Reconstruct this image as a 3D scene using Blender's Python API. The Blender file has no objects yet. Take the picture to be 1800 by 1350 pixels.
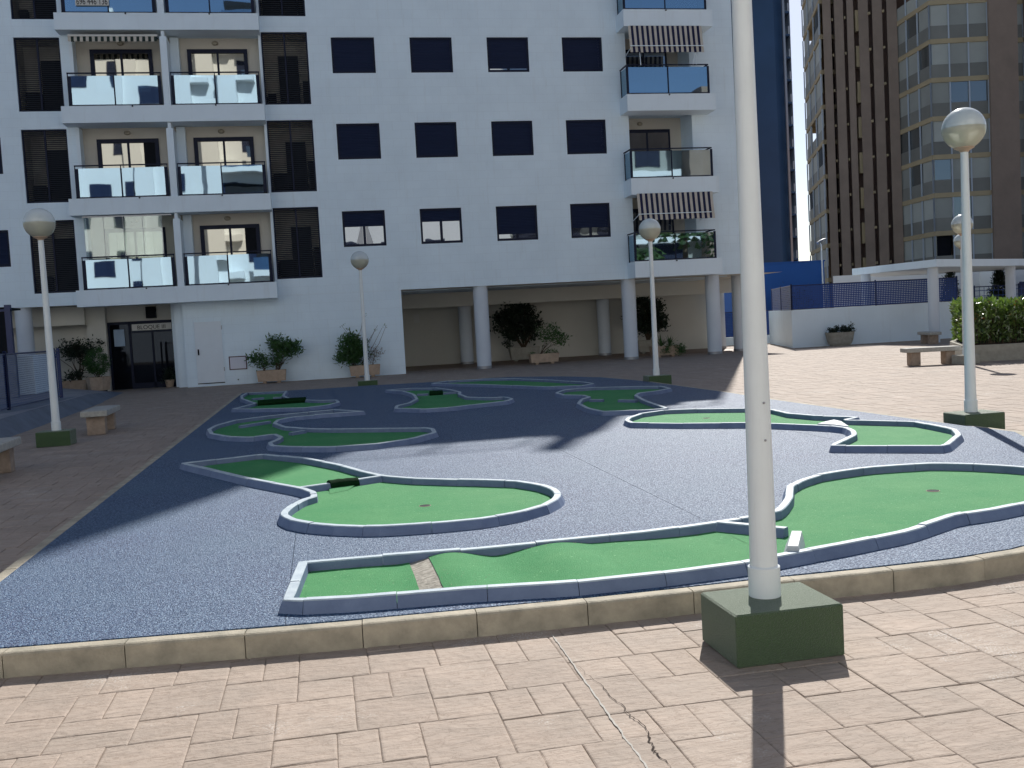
import bpy, bmesh, math, random
from mathutils import Vector, Matrix
# measured outlines on the plaza, in metres (x right, y away from the viewer)
CAM_RIGHT = (0.98046, -0.189089, -0.054252)
CAM_UP = (0.064893, 0.05054, 0.996612)
CAM_FWD = (0.185706, 0.980659, -0.061823)
H1 = [(-0.2, 6.422),(-0.271, 5.524),(0.097, 5.448),(0.695, 5.402),(1.277, 5.301),(1.879, 5.302),(2.362, 5.35),(2.563, 5.413),(3.053, 5.531),(3.569, 5.681),(4.114, 5.977),(4.418, 6.022),(4.762, 6.124),(5.232, 6.25),(5.617, 6.419),(5.822, 6.596),(5.906, 6.927),(5.741, 7.374),(5.651, 7.54),(5.48, 7.759),(5.253, 7.94),(4.983, 7.989),(4.689, 8.015),(4.374, 7.942),(4.136, 7.868),(3.867, 7.683),(3.675, 7.473),(3.441, 7.024),(3.253, 6.737),(3.123, 6.588),(2.872, 6.487),(2.619, 6.438),(2.338, 6.386),(2.042, 6.348),(1.644, 6.342),(0.89, 6.342),(0.257, 6.402)]
H2 = [(-1.683, 12.254),(-0.734, 10.354),(-0.25, 9.519),(-0.148, 9.224),(-0.152, 8.998),(-0.254, 8.866),(-0.355, 8.483),(-0.388, 8.231),(-0.313, 7.966),(-0.178, 7.757),(0.022, 7.567),(0.282, 7.396),(0.547, 7.336),(0.868, 7.316),(1.128, 7.328),(1.411, 7.429),(1.642, 7.62),(1.803, 7.867),(1.872, 8.096),(1.881, 8.342),(1.823, 8.607),(1.674, 8.901),(1.394, 9.134),(1.114, 9.332),(0.776, 9.603),(0.521, 9.909),(0.337, 10.353),(0.093, 11.051),(-0.288, 11.855),(-0.802, 12.584),(-1.241, 12.409)]
H3 = [(0.658, 18.103),(0.163, 18.97),(-0.401, 18.791),(-1.005, 18.539),(-1.565, 18.044),(-1.805, 17.245),(-1.844, 16.572),(-1.734, 15.841),(-1.44, 15.195),(-1.065, 14.838),(-0.759, 15.026),(-0.634, 14.523),(-0.683, 14.171),(-0.768, 13.864),(-0.713, 13.475),(-0.454, 13.163),(0.051, 12.817),(0.603, 12.765),(1.121, 13.093),(1.451, 13.612),(1.48, 14.088),(1.399, 14.326),(0.768, 14.73),(0.162, 15.112),(-0.349, 15.601),(-0.649, 16.124),(-0.841, 16.891),(-0.802, 17.521),(-0.584, 17.926),(-0.05, 18.084)]
H4 = [(-0.953, 26.239),(-0.971, 24.36),(-0.807, 23.337),(-0.459, 22.382),(-0.125, 21.85),(0.236, 21.665),(0.282, 20.899),(0.068, 20.273),(-0.42, 19.956),(-1.358, 20.529),(-1.837, 20.975),(-1.466, 22.289),(-1.635, 23.011),(-1.902, 24.281),(-2.005, 25.482),(-1.962, 26.631)]
H5 = [(1.478, 23.905),(1.814, 23.041),(1.926, 21.822),(1.859, 20.345),(1.624, 19.389),(1.342, 18.883),(1.271, 18.222),(1.706, 17.678),(2.209, 17.618),(2.775, 17.937),(3.315, 18.165),(3.51, 18.617),(3.48, 19.167),(3.186, 19.304),(2.816, 19.877),(2.8, 20.852),(2.91, 21.558),(2.814, 22.567),(2.576, 23.58),(2.03, 23.989)]
H6 = [(2.753, 25.54),(3.227, 26.136),(4.125, 26.031),(4.815, 25.383),(5.367, 23.813),(5.85, 22.012),(5.849, 21.234),(5.508, 20.932),(4.801, 21.339),(4.367, 22.37),(3.746, 23.684),(3.137, 24.748)]
H7 = [(4.543, 19.293),(4.914, 20.079),(5.531, 20.097),(6.205, 19.602),(6.686, 19.225),(6.616, 18.462),(6.2, 18.068),(5.798, 17.878),(5.581, 17.417),(5.373, 16.365),(5.164, 14.578),(4.795, 14.627),(4.226, 14.86),(4.186, 15.618),(4.289, 16.588),(4.556, 17.363),(4.81, 17.745),(4.816, 18.254),(4.554, 18.63)]
H8 = [(5.124, 9.448),(5.75, 10.102),(5.897, 10.383),(6.013, 10.712),(5.98, 10.957),(5.86, 11.204),(5.533, 11.706),(5.312, 11.968),(4.621, 12.448),(4.083, 12.973),(4.122, 13.302),(4.274, 13.65),(4.59, 14.09),(5.057, 14.329),(5.503, 14.144),(6.093, 13.708),(6.294, 13.299),(6.227, 12.635),(6.355, 12.141),(6.69, 11.67),(6.387, 11.497),(6.938, 10.794),(6.903, 10.368),(6.849, 9.92),(6.598, 9.472),(6.0, 8.843),(5.564, 9.144)]
H1_SPUR = [(2.619, 6.438),(2.936, 6.059)]
H1_BLOCK = [(2.89, 5.817),(2.681, 5.454)]
H2_DIV = [(-0.283, 9.608),(-0.011, 9.711),(0.265, 9.82),(0.488, 9.928)]
H3_BARS = [[(-1.4, 17.026),(-0.946, 17.527)], [(-0.534, 15.201),(-0.329, 15.401)]]
H4_BARS = [[(-1.678, 24.255),(-1.425, 24.412)], [(-1.188, 24.159),(-0.977, 24.148)]]
H4_TUBE = [(-1.428, 22.251),(-0.397, 22.318)]
H5_BARS = [[(2.012, 21.936),(2.257, 21.872)], [(2.58, 21.828),(2.882, 21.808)]]
H5_TUBE = [(2.28, 21.847),(2.569, 21.84)]
H7_BARS = [[(4.706, 17.366),(4.894, 17.169)], [(5.101, 16.875),(5.326, 16.564)]]
H8_WEDGE = [(5.86, 11.204),(6.108, 11.398),(6.275, 11.506),(6.256, 11.276),(6.02, 10.635),(5.98, 10.957)]
CUPS = [(0.777, 8.362),(4.67, 7.047),(5.313, 13.344)]
PLATFORM = [(-2.27, 5.42),(-1.684, 5.334),(-1.167, 5.282),(-0.566, 5.222),(0.03, 5.167),(0.637, 5.133),(1.234, 5.11),(1.841, 5.102),(2.433, 5.11),(3.006, 5.096),(3.559, 5.099),(4.005, 5.16),(4.75, 5.42),(5.5, 5.92),(6.2, 6.65),(6.65, 7.45),(6.9, 8.3),(7.621, 9.775),(7.516, 11.382),(7.476, 13.143),(7.426, 15.676),(7.475, 17.344),(7.395, 20.479),(7.337, 22.407),(7.027, 24.552),(6.385, 26.015),(5.2, 27.401),(4.581, 27.572),(2.958, 27.421),(1.05, 27.694),(-0.138, 27.689),(-2.273, 27.986)]
CAM_YAW = 0.18715
C = bpy.context.scene.collection
scn = bpy.context.scene
# ------------------------------------------------------------------ camera
cd = bpy.data.cameras.new('camera'); cam = bpy.data.objects.new('camera', cd); C.objects.link(cam)
cd.sensor_width = 36; cd.lens = 35.0; cd.clip_start = .1; cd.clip_end = 3000
r_, u_, f_ = Vector(CAM_RIGHT), Vector(CAM_UP), Vector(CAM_FWD)
cam.matrix_world = Matrix(((r_.x, u_.x, -f_.x, 0), (r_.y, u_.y, -f_.y, 0), (r_.z, u_.z, -f_.z, 1.65), (0, 0, 0, 1)))
scn.camera = cam
# ------------------------------------------------------------------ sky, sun, exposure
SUN_AZ, SUN_EL = math.radians(25), math.radians(41)
world = bpy.data.worlds.new('World'); scn.world = world; world.use_nodes = True
wn = world.node_tree; wn.nodes.clear()
sky = wn.nodes.new('ShaderNodeTexSky'); sky.sky_type = 'NISHITA'; sky.sun_disc = False
sky.sun_elevation = SUN_EL; sky.sun_rotation = SUN_AZ; sky.air_density = .75; sky.dust_density = .9; sky.ozone_density = 1.0
bg = wn.nodes.new('ShaderNodeBackground'); bg.inputs['Strength'].default_value = .082
wo = wn.nodes.new('ShaderNodeOutputWorld')
wn.links.new(sky.outputs[0], bg.inputs[0]); wn.links.new(bg.outputs[0], wo.inputs[0])
sl = bpy.data.lights.new('sun', 'SUN'); sl.energy = 4.7; sl.angle = math.radians(.55); sl.color = (1, .965, .91)
sun = bpy.data.objects.new('sun', sl); C.objects.link(sun)
sd = Vector((-math.sin(SUN_AZ) * math.cos(SUN_EL), -math.cos(SUN_AZ) * math.cos(SUN_EL), -math.sin(SUN_EL)))
sun.rotation_euler = sd.to_track_quat('-Z', 'Y').to_euler(); sun.location = (20, 60, 60)
vs = scn.view_settings; vs.view_transform = 'Standard'; vs.look = 'None'; vs.exposure = 0.43; vs.gamma = 1; vs.use_curve_mapping = False
rnd = random.Random(7)

# ------------------------------------------------------------------ helpers
class MB:
    """collects faces; build() links them as ONE mesh object"""
    def __init__(s): s.v = []; s.f = []; s.m = []; s.mi = 0
    def add(s, vs_, fs_):
        o = len(s.v); s.v += [tuple(p) for p in vs_]
        for f in fs_: s.f.append(tuple(i + o for i in f)); s.m.append(s.mi)
        return s
    def quad(s, a, b, c, d): return s.add([a, b, c, d], [(0, 1, 2, 3)])
    def box(s, x0, x1, y0, y1, z0, z1, bev=0):
        if bev <= 0:
            return s.add([(x0, y0, z0), (x1, y0, z0), (x1, y1, z0), (x0, y1, z0), (x0, y0, z1), (x1, y0, z1), (x1, y1, z1), (x0, y1, z1)],
                         [(0, 3, 2, 1), (4, 5, 6, 7), (0, 1, 5, 4), (1, 2, 6, 5), (2, 3, 7, 6), (3, 0, 4, 7)])
        b = bev; V = []
        for z, i in ((z0, b), (z0 + b, 0), (z1 - b, 0), (z1, b)):
            xa, xb, ya, yb = x0 + i, x1 - i, y0 + i, y1 - i
            c = b * .6 if i == 0 else b * .3
            V += [(xa + c, ya, z), (xb - c, ya, z), (xb, ya + c, z), (xb, yb - c, z), (xb - c, yb, z), (xa + c, yb, z), (xa, yb - c, z), (xa, ya + c, z)]
        F = [tuple(range(7, -1, -1)), tuple(range(24, 32))]
        for k in range(3):
            for i in range(8):
                j = (i + 1) % 8; F.append((k * 8 + i, k * 8 + j, k * 8 + 8 + j, k * 8 + 8 + i))
        return s.add(V, F)
    def lathe(s, prof, seg=24, cx=0, cy=0, z=0, cap=True):
        V = []; F = []
        for r, h in prof:
            for i in range(seg):
                a = 2 * math.pi * i / seg; V.append((cx + r * math.cos(a), cy + r * math.sin(a), z + h))
        for k in range(len(prof) - 1):
            for i in range(seg):
                j = (i + 1) % seg; F.append((k * seg + i, k * seg + j, (k + 1) * seg + j, (k + 1) * seg + i))
        if cap:
            F.append(tuple(range(seg - 1, -1, -1))); n = (len(prof) - 1) * seg; F.append(tuple(range(n, n + seg)))
        return s.add(V, F)
    def prism(s, poly, z0, z1):
        n = len(poly); V = [(x, y, z0) for x, y in poly] + [(x, y, z1) for x, y in poly]
        F = [tuple(range(n - 1, -1, -1)), tuple(range(n, 2 * n))] + [(i, (i + 1) % n, n + (i + 1) % n, n + i) for i in range(n)]
        return s.add(V, F)
    def tube(s, pts, r0, r1=None, seg=6):
        r1 = r0 if r1 is None else r1; pts = [Vector(p) for p in pts]; V = []; F = []; n = len(pts)
        for k, p in enumerate(pts):
            d = (pts[min(k + 1, n - 1)] - pts[max(k - 1, 0)]).normalized()
            a = d.orthogonal().normalized() if k == 0 else (a - d * a.dot(d)).normalized()
            b = d.cross(a); r = r0 + (r1 - r0) * k / max(n - 1, 1)
            for i in range(seg):
                t = 2 * math.pi * i / seg; V.append(p + a * (r * math.cos(t)) + b * (r * math.sin(t)))
        for k in range(n - 1):
            for i in range(seg):
                j = (i + 1) % seg; F.append((k * seg + i, k * seg + j, (k + 1) * seg + j, (k + 1) * seg + i))
        F.append(tuple(range(seg - 1, -1, -1))); F.append(tuple(range((n - 1) * seg, n * seg)))
        return s.add(V, F)
    def build(s, name, mat, parent=None, smooth=False, kind=None, origin=None):
        off = Vector((0, 0, 0))
        if parent is not None:
            p = parent
            while p is not None: off += p.location; p = p.parent
        me = bpy.data.meshes.new(name)
        o = bpy.data.objects.new(name, me); C.objects.link(o)
        loc = Vector((0, 0, 0))
        if parent is None and origin is not None: loc = Vector(origin)
        if origin is not None and parent is not None: loc = Vector(origin) - off
        o.location = loc; o.parent = parent; off = off + loc
        me.from_pydata([(x - off.x, y - off.y, z - off.z) for x, y, z in s.v], [], s.f)
        mats = mat if isinstance(mat, (list, tuple)) else [mat]
        for m in mats: me.materials.append(m)
        if len(mats) > 1:
            for p_, k in zip(me.polygons, s.m): p_.material_index = k
        if smooth:
            for p_ in me.polygons: p_.use_smooth = True
            try: me.set_sharp_from_angle(angle=math.radians(40))
            except Exception: pass
        me.update()
        if kind: o['kind'] = kind
        return o

def tag(o, label, cat, group=None, kind=None):
    if label: o['label'] = label
    if cat: o['category'] = cat
    if group: o['group'] = group
    if kind: o['kind'] = kind
    return o
def thing(name, loc, label, cat, group=None, rz=0):
    o = bpy.data.objects.new(name, None); o.empty_display_size = .2; C.objects.link(o); o.location = loc; o.rotation_euler = (0, 0, rz)
    return tag(o, label, cat, group)
def copy_tree(o, parent=None, loc=None, rz=None):
    c = o.copy(); C.objects.link(c)
    if parent is not None: c.parent = parent
    if loc is not None: c.location = loc
    if rz is not None: c.rotation_euler = (0, 0, rz)
    for ch in list(o.children):
        copy_tree(ch, c)
    return c

# ------------------------------------------------------------------ materials
def mat(name, col, rough=.7, spec=.5, var=0, vscale=3, var_col=None, bump=0, bscale=40, metallic=0, island=0, detail=4, coat=0, stretch=None, thr=None):
    """principled material with noise colour variation, optional per-piece variation and bump"""
    m = bpy.data.materials.new(name); m.use_nodes = True; nt = m.node_tree; N = nt.nodes; L = nt.links
    b = N['Principled BSDF']; b.inputs['Base Color'].default_value = (*col, 1); b.inputs['Roughness'].default_value = rough
    b.inputs['Specular IOR Level'].default_value = spec; b.inputs['Metallic'].default_value = metallic
    if coat: b.inputs['Coat Weight'].default_value = coat; b.inputs['Coat Roughness'].default_value = .1
    tc = N.new('ShaderNodeNewGeometry'); vec = tc.outputs['Position']
    if stretch:
        mp = N.new('ShaderNodeMapping'); mp.inputs['Scale'].default_value = stretch; L.new(vec, mp.inputs[0]); vec = mp.outputs[0]
    out = None
    if var:
        n = N.new('ShaderNodeTexNoise'); n.inputs['Scale'].default_value = vscale; n.inputs['Detail'].default_value = detail; n.inputs['Roughness'].default_value = .6
        L.new(vec, n.inputs['Vector'])
        rp = N.new('ShaderNodeMapRange'); a, c_ = thr if thr else (.3, .7)
        rp.inputs[1].default_value = a; rp.inputs[2].default_value = c_; L.new(n.outputs[0], rp.inputs[0])
        mx = N.new('ShaderNodeMix'); mx.data_type = 'RGBA'
        vc = var_col if var_col else tuple(x * (1 - var) for x in col)
        mx.inputs['A'].default_value = (*col, 1); mx.inputs['B'].default_value = (*vc, 1); L.new(rp.outputs[0], mx.inputs['Factor'])
        out = mx.outputs['Result']
    if island:
        g = N.new('ShaderNodeNewGeometry'); oi = N.new('ShaderNodeObjectInfo')
        ad = N.new('ShaderNodeMath'); ad.operation = 'ADD'; L.new(g.outputs['Random Per Island'], ad.inputs[0]); L.new(oi.outputs['Random'], ad.inputs[1])
        fr = N.new('ShaderNodeMath'); fr.operation = 'FRACT'; L.new(ad.outputs[0], fr.inputs[0])
        rp = N.new('ShaderNodeMapRange'); rp.inputs[3].default_value = 1 - island; rp.inputs[4].default_value = 1 + island; L.new(fr.outputs[0], rp.inputs[0])
        hs = N.new('ShaderNodeHueSaturation'); L.new(rp.outputs[0], hs.inputs['Value'])
        if out: L.new(out, hs.inputs['Color'])
        else: hs.inputs['Color'].default_value = (*col, 1)
        out = hs.outputs[0]
    if out: L.new(out, b.inputs['Base Color'])
    if bump:
        n = N.new('ShaderNodeTexNoise'); n.inputs['Scale'].default_value = bscale; n.inputs['Detail'].default_value = 3; L.new(vec, n.inputs['Vector'])
        bp = N.new('ShaderNodeBump'); bp.inputs['Strength'].default_value = 1; bp.inputs['Distance'].default_value = bump
        L.new(n.outputs[0], bp.inputs['Height']); L.new(bp.outputs[0], b.inputs['Normal'])
    return m
M = {}
M['wall'] = mat('white_render', (.77, .90, .98), .85, .3, .07, .8, bump=.003, bscale=14)
# faint cladding courses on the white wall
def add_courses(m, h=.3, w=.6, dist=.004, dark=.93):
    nt = m.node_tree; N = nt.nodes; L = nt.links; b = N['Principled BSDF']
    g = N.new('ShaderNodeNewGeometry'); sx = N.new('ShaderNodeSeparateXYZ'); L.new(g.outputs['Position'], sx.inputs[0])
    cx = N.new('ShaderNodeCombineXYZ'); L.new(sx.outputs[0], cx.inputs[0]); L.new(sx.outputs[2], cx.inputs[1])
    br = N.new('ShaderNodeTexBrick'); br.inputs['Color1'].default_value = (1, 1, 1, 1); br.inputs['Color2'].default_value = (.975, .98, .985, 1); br.inputs['Mortar'].default_value = (dark, dark, dark, 1)
    br.inputs['Scale'].default_value = 1; br.inputs['Brick Width'].default_value = w; br.inputs['Row Height'].default_value = h; br.inputs['Mortar Size'].default_value = .006
    L.new(cx.outputs[0], br.inputs['Vector'])
    mx = N.new('ShaderNodeMix'); mx.data_type = 'RGBA'; mx.blend_type = 'MULTIPLY'; mx.inputs['Factor'].default_value = 1
    src = b.inputs['Base Color'].links[0].from_socket
    L.new(src, mx.inputs['A']); L.new(br.outputs['Color'], mx.inputs['B']); L.new(mx.outputs['Result'], b.inputs['Base Color'])
add_courses(M['wall'])
M['stucco'] = mat('smooth_white_paint', (.77, .88, .95), .8, .3, .05, 1.2, bump=.002, bscale=30)
M['cream'] = mat('cream_loggia_paint', (.58, .55, .48), .85, .3, .06, 1, bump=.002, bscale=20)
M['porchwall'] = mat('beige_porch_wall', (.62, .61, .55), .85, .3, .08, .7, bump=.002, bscale=20)
M['column'] = mat('painted_round_column', (.62, .68, .74), .7, .4, .06, 1.5)
M['frame'] = mat('navy_aluminium', (.010, .015, .038), .6, .25, .2, 6)
M['shutter'] = mat('navy_roller_slats', (.010, .019, .055), .65, .25, .12, 2, bump=.002, bscale=8, stretch=(.2, .2, 6))
M['louvre'] = mat('dark_louvre', (.035, .04, .05), .6, .3)
M['dim'] = mat('laundry_back_wall', (.5, .48, .42), .9, .2, .3, 2)
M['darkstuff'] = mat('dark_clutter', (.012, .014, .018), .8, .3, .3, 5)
M['curtain'] = mat('white_curtain', (.7, .7, .68), .9, .2, .1, 12, stretch=(1, 1, .1))
M['lampglass'] = mat('fitting_glass', (.30, .27, .20), .3, .5)
M['pave'] = mat('stamped_tan_concrete', (.375, .300, .245), .75, .25, .5, 2.6, (.30, .248, .205), .008, 18, island=.055, detail=8)
M['joint'] = mat('sandy_joint', (.25, .20, .16), .9, .2, .3, 20)
M['kerb'] = mat('tan_kerb_stone', (.44, .39, .30), .8, .35, .5, 7, (.25, .23, .18), .004, 70, island=.07, detail=8)
M['blue'] = mat('blue_granular_surface', (.045, .085, .26), .62, .85)
M['granule'] = M['blue']
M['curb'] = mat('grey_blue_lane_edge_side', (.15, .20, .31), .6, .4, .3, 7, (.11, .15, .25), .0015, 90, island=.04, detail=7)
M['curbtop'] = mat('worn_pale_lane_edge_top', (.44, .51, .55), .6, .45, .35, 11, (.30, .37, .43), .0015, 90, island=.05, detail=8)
M['curblight'] = mat('pale_grey_block', (.50, .53, .56), .6, .45, .2, 9, bump=.001, bscale=80)
M['turf'] = mat('green_artificial_turf', (.036, .265, .082), .78, .3, .35, 120, (.03, .20, .06), .008, 200, detail=5)
M['darkturf'] = mat('dark_turf_roll', (.008, .035, .012), .95, .1, .4, 120, bump=.01, bscale=200)
M['boxturf'] = mat('turf_clad_base', (.05, .12, .026), .62, .75, .45, 180, (.025, .055, .015), .012, 240, detail=5)
M['torn'] = mat('bare_glued_strip', (.46, .43, .37), .9, .2, .6, 22, (.17, .155, .13), .010, 45, detail=10, stretch=(1, 2.2, 1))
M['pole'] = mat('white_lamp_paint', (.73, .78, .79), .42, .5, .06, 5)
M['collar'] = mat('beige_lamp_socket', (.45, .33, .24), .5, .4)
M['bench'] = mat('bench_concrete', (.46, .45, .41), .8, .35, .3, 14, bump=.003, bscale=90)
M['benchleg'] = mat('bench_leg_stone', (.40, .31, .24), .8, .35, .35, 9, bump=.003, bscale=90)
M['planter'] = mat('tan_planter_concrete', (.50, .38, .28), .85, .3, .25, 8, bump=.003, bscale=70)
M['planter2'] = mat('grey_planter_concrete', (.40, .38, .32), .85, .3, .3, 6, bump=.003, bscale=60)
M['soil'] = mat('planter_soil', (.05, .035, .025), .95, .1, .4, 30, bump=.01, bscale=60)
M['step'] = mat('grey_blue_terrace', (.16, .19, .24), .75, .4, .3, 2, bump=.003, bscale=60)
M['steptop'] = mat('pale_terrace_top', (.27, .28, .31), .75, .4, .25, 2, bump=.003, bscale=60)
M['bluerail'] = mat('blue_enamel', (.008, .022, .10), .4, .5)
M['bluemesh'] = mat('blue_enamel_mesh', (.012, .055, .24), .45, .5)
M['porchfloor'] = mat('brown_porch_floor', (.26, .18, .13), .6, .4, .2, 3)
M['grey'] = mat('metal_grey', (.35, .36, .38), .4, .5, metallic=.6)
M['door'] = mat('white_metal_door', (.72, .80, .86), .5, .5, .04, 3)
M['dark'] = mat('near_black', (.006, .008, .012), .8, .2)
M['redbrown'] = mat('red_brown_frame', (.09, .03, .04), .6, .4)
M['meter'] = mat('meter_hatch_white', (.68, .70, .78), .7, .4)
M['cream_cloth'] = mat('awning_cream', (.58, .54, .47), .9, .2, .15, 4)
M['navy_cloth'] = mat('awning_navy', (.022, .026, .07), .9, .2, .2, 4)
M['green_cloth'] = mat('awning_dark_green', (.03, .045, .04), .9, .2)
M['signwhite'] = mat('sign_white', (.62, .62, .58), .6, .4)
M['ink'] = mat('sign_black_ink', (.015, .015, .02), .7, .3)
M['brown'] = mat('brown_tower_brick', (.28, .215, .17), .85, .3, .2, .6, bump=.01, bscale=3)
M['brown2'] = mat('dark_brown_reveal', (.24, .165, .135), .85, .3, .2, .6)
M['beige'] = mat('tower_beige_band', (.42, .34, .21), .85, .3, .15, .5)
M['blind'] = mat('pale_tower_blind', (.36, .375, .34), .7, .4, .15, .4, island=.2)
M['parapet'] = mat('tower_parapet_panel', (.21, .21, .185), .6, .4, .2, .5, island=.15)
M['salmon'] = mat('salmon_balcony_wall', (.42, .20, .11), .85, .3)
M['towerframe'] = mat('tower_window_post', (.42, .47, .52), .6, .4)
M['navytower'] = mat('navy_tower_cladding', (.03, .085, .19), .5, .5, .3, .12)
M['bluewall'] = mat('bright_blue_building', (.016, .095, .34), .6, .4, .12, .5)
M['sunwhite'] = mat('white_far_building', (.78, .80, .80), .8, .3, .05, .6)
M['palmtrunk'] = mat('palm_bark', (.13, .10, .07), .95, .2, .4, 8)
M['wood'] = mat('stem_bark', (.10, .075, .05), .9, .2, .3, 30)
def leafmat(name, c1, c2, rough=.4, spec=.5):
    m = mat(name, c1, rough, spec, 1, 9, c2, island=.35)
    b = m.node_tree.nodes['Principled BSDF']; b.inputs['Transmission Weight'].default_value = 0
    nt = m.node_tree; tr = nt.nodes.new('ShaderNodeBsdfTranslucent'); tr.inputs[0].default_value = (c1[0] * 2.2, c1[1] * 2.4, c1[2] * 1.2, 1)
    mx = nt.nodes.new('ShaderNodeMixShader'); mx.inputs[0].default_value = .2
    o = nt.nodes['Material Output']; nt.links.new(b.outputs[0], mx.inputs[1]); nt.links.new(tr.outputs[0], mx.inputs[2]); nt.links.new(mx.outputs[0], o.inputs[0])
    return m
M['leaf'] = leafmat('oleander_leaf', (.05, .12, .03), (.03, .075, .025))
M['leafdark'] = leafmat('dark_ficus_leaf', (.014, .03, .014), (.008, .018, .010), .5)
M['leafhedge'] = leafmat('glossy_hedge_leaf', (.09, .145, .03), (.05, .09, .022), .28, 1.0)
M['leafred'] = leafmat('young_red_leaf', (.28, .09, .03), (.2, .12, .03), .35)
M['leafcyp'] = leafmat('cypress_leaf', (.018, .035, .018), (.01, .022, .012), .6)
M['leafdry'] = leafmat('dry_leaf', (.16, .12, .10), (.10, .08, .07), .8)
M['palm'] = leafmat('palm_leaf', (.05, .09, .03), (.03, .055, .02))
def glassmix(name, tint, gloss, fac, rough=.015, back=None):
    """window glass: a mirror share over either see-through or a dark room colour"""
    m = bpy.data.materials.new(name); m.use_nodes = True; nt = m.node_tree; N = nt.nodes; L = nt.links; N.remove(N['Principled BSDF'])
    g = N.new('ShaderNodeBsdfGlossy'); g.inputs['Color'].default_value = (*gloss, 1); g.inputs['Roughness'].default_value = rough
    if back: t = N.new('ShaderNodeBsdfDiffuse'); t.inputs[0].default_value = (*back, 1)
    else: t = N.new('ShaderNodeBsdfTransparent'); t.inputs[0].default_value = (*tint, 1)
    mx = N.new('ShaderNodeMixShader'); mx.inputs[0].default_value = fac
    n = N.new('ShaderNodeTexNoise'); n.inputs['Scale'].default_value = .7; bp = N.new('ShaderNodeBump'); bp.inputs['Strength'].default_value = .10; bp.inputs['Distance'].default_value = .02
    L.new(n.outputs[0], bp.inputs['Height']); L.new(bp.outputs[0], g.inputs['Normal'])
    L.new(t.outputs[0], mx.inputs[1]); L.new(g.outputs[0], mx.inputs[2]); L.new(mx.outputs[0], N['Material Output'].inputs[0])
    return m
M['balglass'] = glassmix('blue_mirror_balustrade_glass', (.25, .36, .48), (.50, .68, .80), .62)
M['doorglass'] = glassmix('door_glass', (.3, .3, .3), (.60, .58, .50), .62, back=(.03, .03, .03))
M['winglass'] = glassmix('window_glass', (.3, .3, .3), (.55, .60, .66), .45, back=(.05, .055, .06))
M['clearglass'] = glassmix('clear_folding_glass', (.82, .88, .86), (.8, .85, .83), .22)
M['entryglass'] = glassmix('dark_entrance_glass', (.2, .2, .2), (.40, .48, .60), .035, back=(.006, .007, .01))
M['towerglass'] = glassmix('tower_glass', (.2, .2, .2), (.42, .48, .52), .35, back=(.10, .105, .10))

# blue rubber granulate: speckle + slightly glossy grains
for k_ in ('boxturf', 'turf'):
    b_ = M[k_].node_tree.nodes['Principled BSDF']; b_.inputs['Sheen Weight'].default_value = .34 if k_ == 'boxturf' else .0; b_.inputs['Sheen Roughness'].default_value = .4
nt = M['blue'].node_tree; N = nt.nodes; L = nt.links; b = N['Principled BSDF']
g = N.new('ShaderNodeNewGeometry')
n1 = N.new('ShaderNodeTexNoise'); n1.inputs['Scale'].default_value = 75; n1.inputs['Detail'].default_value = 3; L.new(g.outputs['Position'], n1.inputs['Vector'])
n2 = N.new('ShaderNodeTexNoise'); n2.inputs['Scale'].default_value = .9; n2.inputs['Detail'].default_value = 5; L.new(g.outputs['Position'], n2.inputs['Vector'])
cr = N.new('ShaderNodeValToRGB'); e = cr.color_ramp.elements
e[0].position = .36; e[0].color = (.006, .022, .066, 1); e[1].position = .66; e[1].color = (.05, .155, .28, 1)
em = cr.color_ramp.elements.new(.5); em.color = (.008, .044, .142, 1)
L.new(n1.outputs[0], cr.inputs[0])
mx = N.new('ShaderNodeMix'); mx.data_type = 'RGBA'; mx.blend_type = 'MIX'
rp = N.new('ShaderNodeMapRange'); rp.inputs[1].default_value = .35; rp.inputs[2].default_value = .75; rp.inputs[3].default_value = 0; rp.inputs[4].default_value = .6; L.new(n2.outputs[0], rp.inputs[0])
L.new(rp.outputs[0], mx.inputs['Factor']); L.new(cr.outputs[0], mx.inputs['A']); mx.inputs['B'].default_value = (.028, .09, .17, 1)
L.new(mx.outputs['Result'], b.inputs['Base Color'])
bp = N.new('ShaderNodeBump'); bp.inputs['Distance'].default_value = .007; bp.inputs['Strength'].default_value = 1
n3 = N.new('ShaderNodeTexNoise'); n3.inputs['Scale'].default_value = 95; n3.inputs['Detail'].default_value = 2; L.new(g.outputs['Position'], n3.inputs['Vector'])
vo = N.new('ShaderNodeTexVoronoi'); vo.inputs['Scale'].default_value = 130; L.new(g.outputs['Position'], vo.inputs['Vector'])
ms = N.new('ShaderNodeMapRange'); ms.inputs[1].default_value = .40; ms.inputs[2].default_value = .62; ms.inputs[3].default_value = .32; ms.inputs[4].default_value = 1.3; L.new(n1.outputs[0], ms.inputs[0]); L.new(ms.outputs[0], b.inputs['Specular IOR Level'])
mh = N.new('ShaderNodeMath'); mh.operation = 'SUBTRACT'; L.new(n3.outputs[0], mh.inputs[0]); L.new(vo.outputs['Distance'], mh.inputs[1])
L.new(mh.outputs[0], bp.inputs['Height']); L.new(bp.outputs[0], b.inputs['Normal'])

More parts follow.
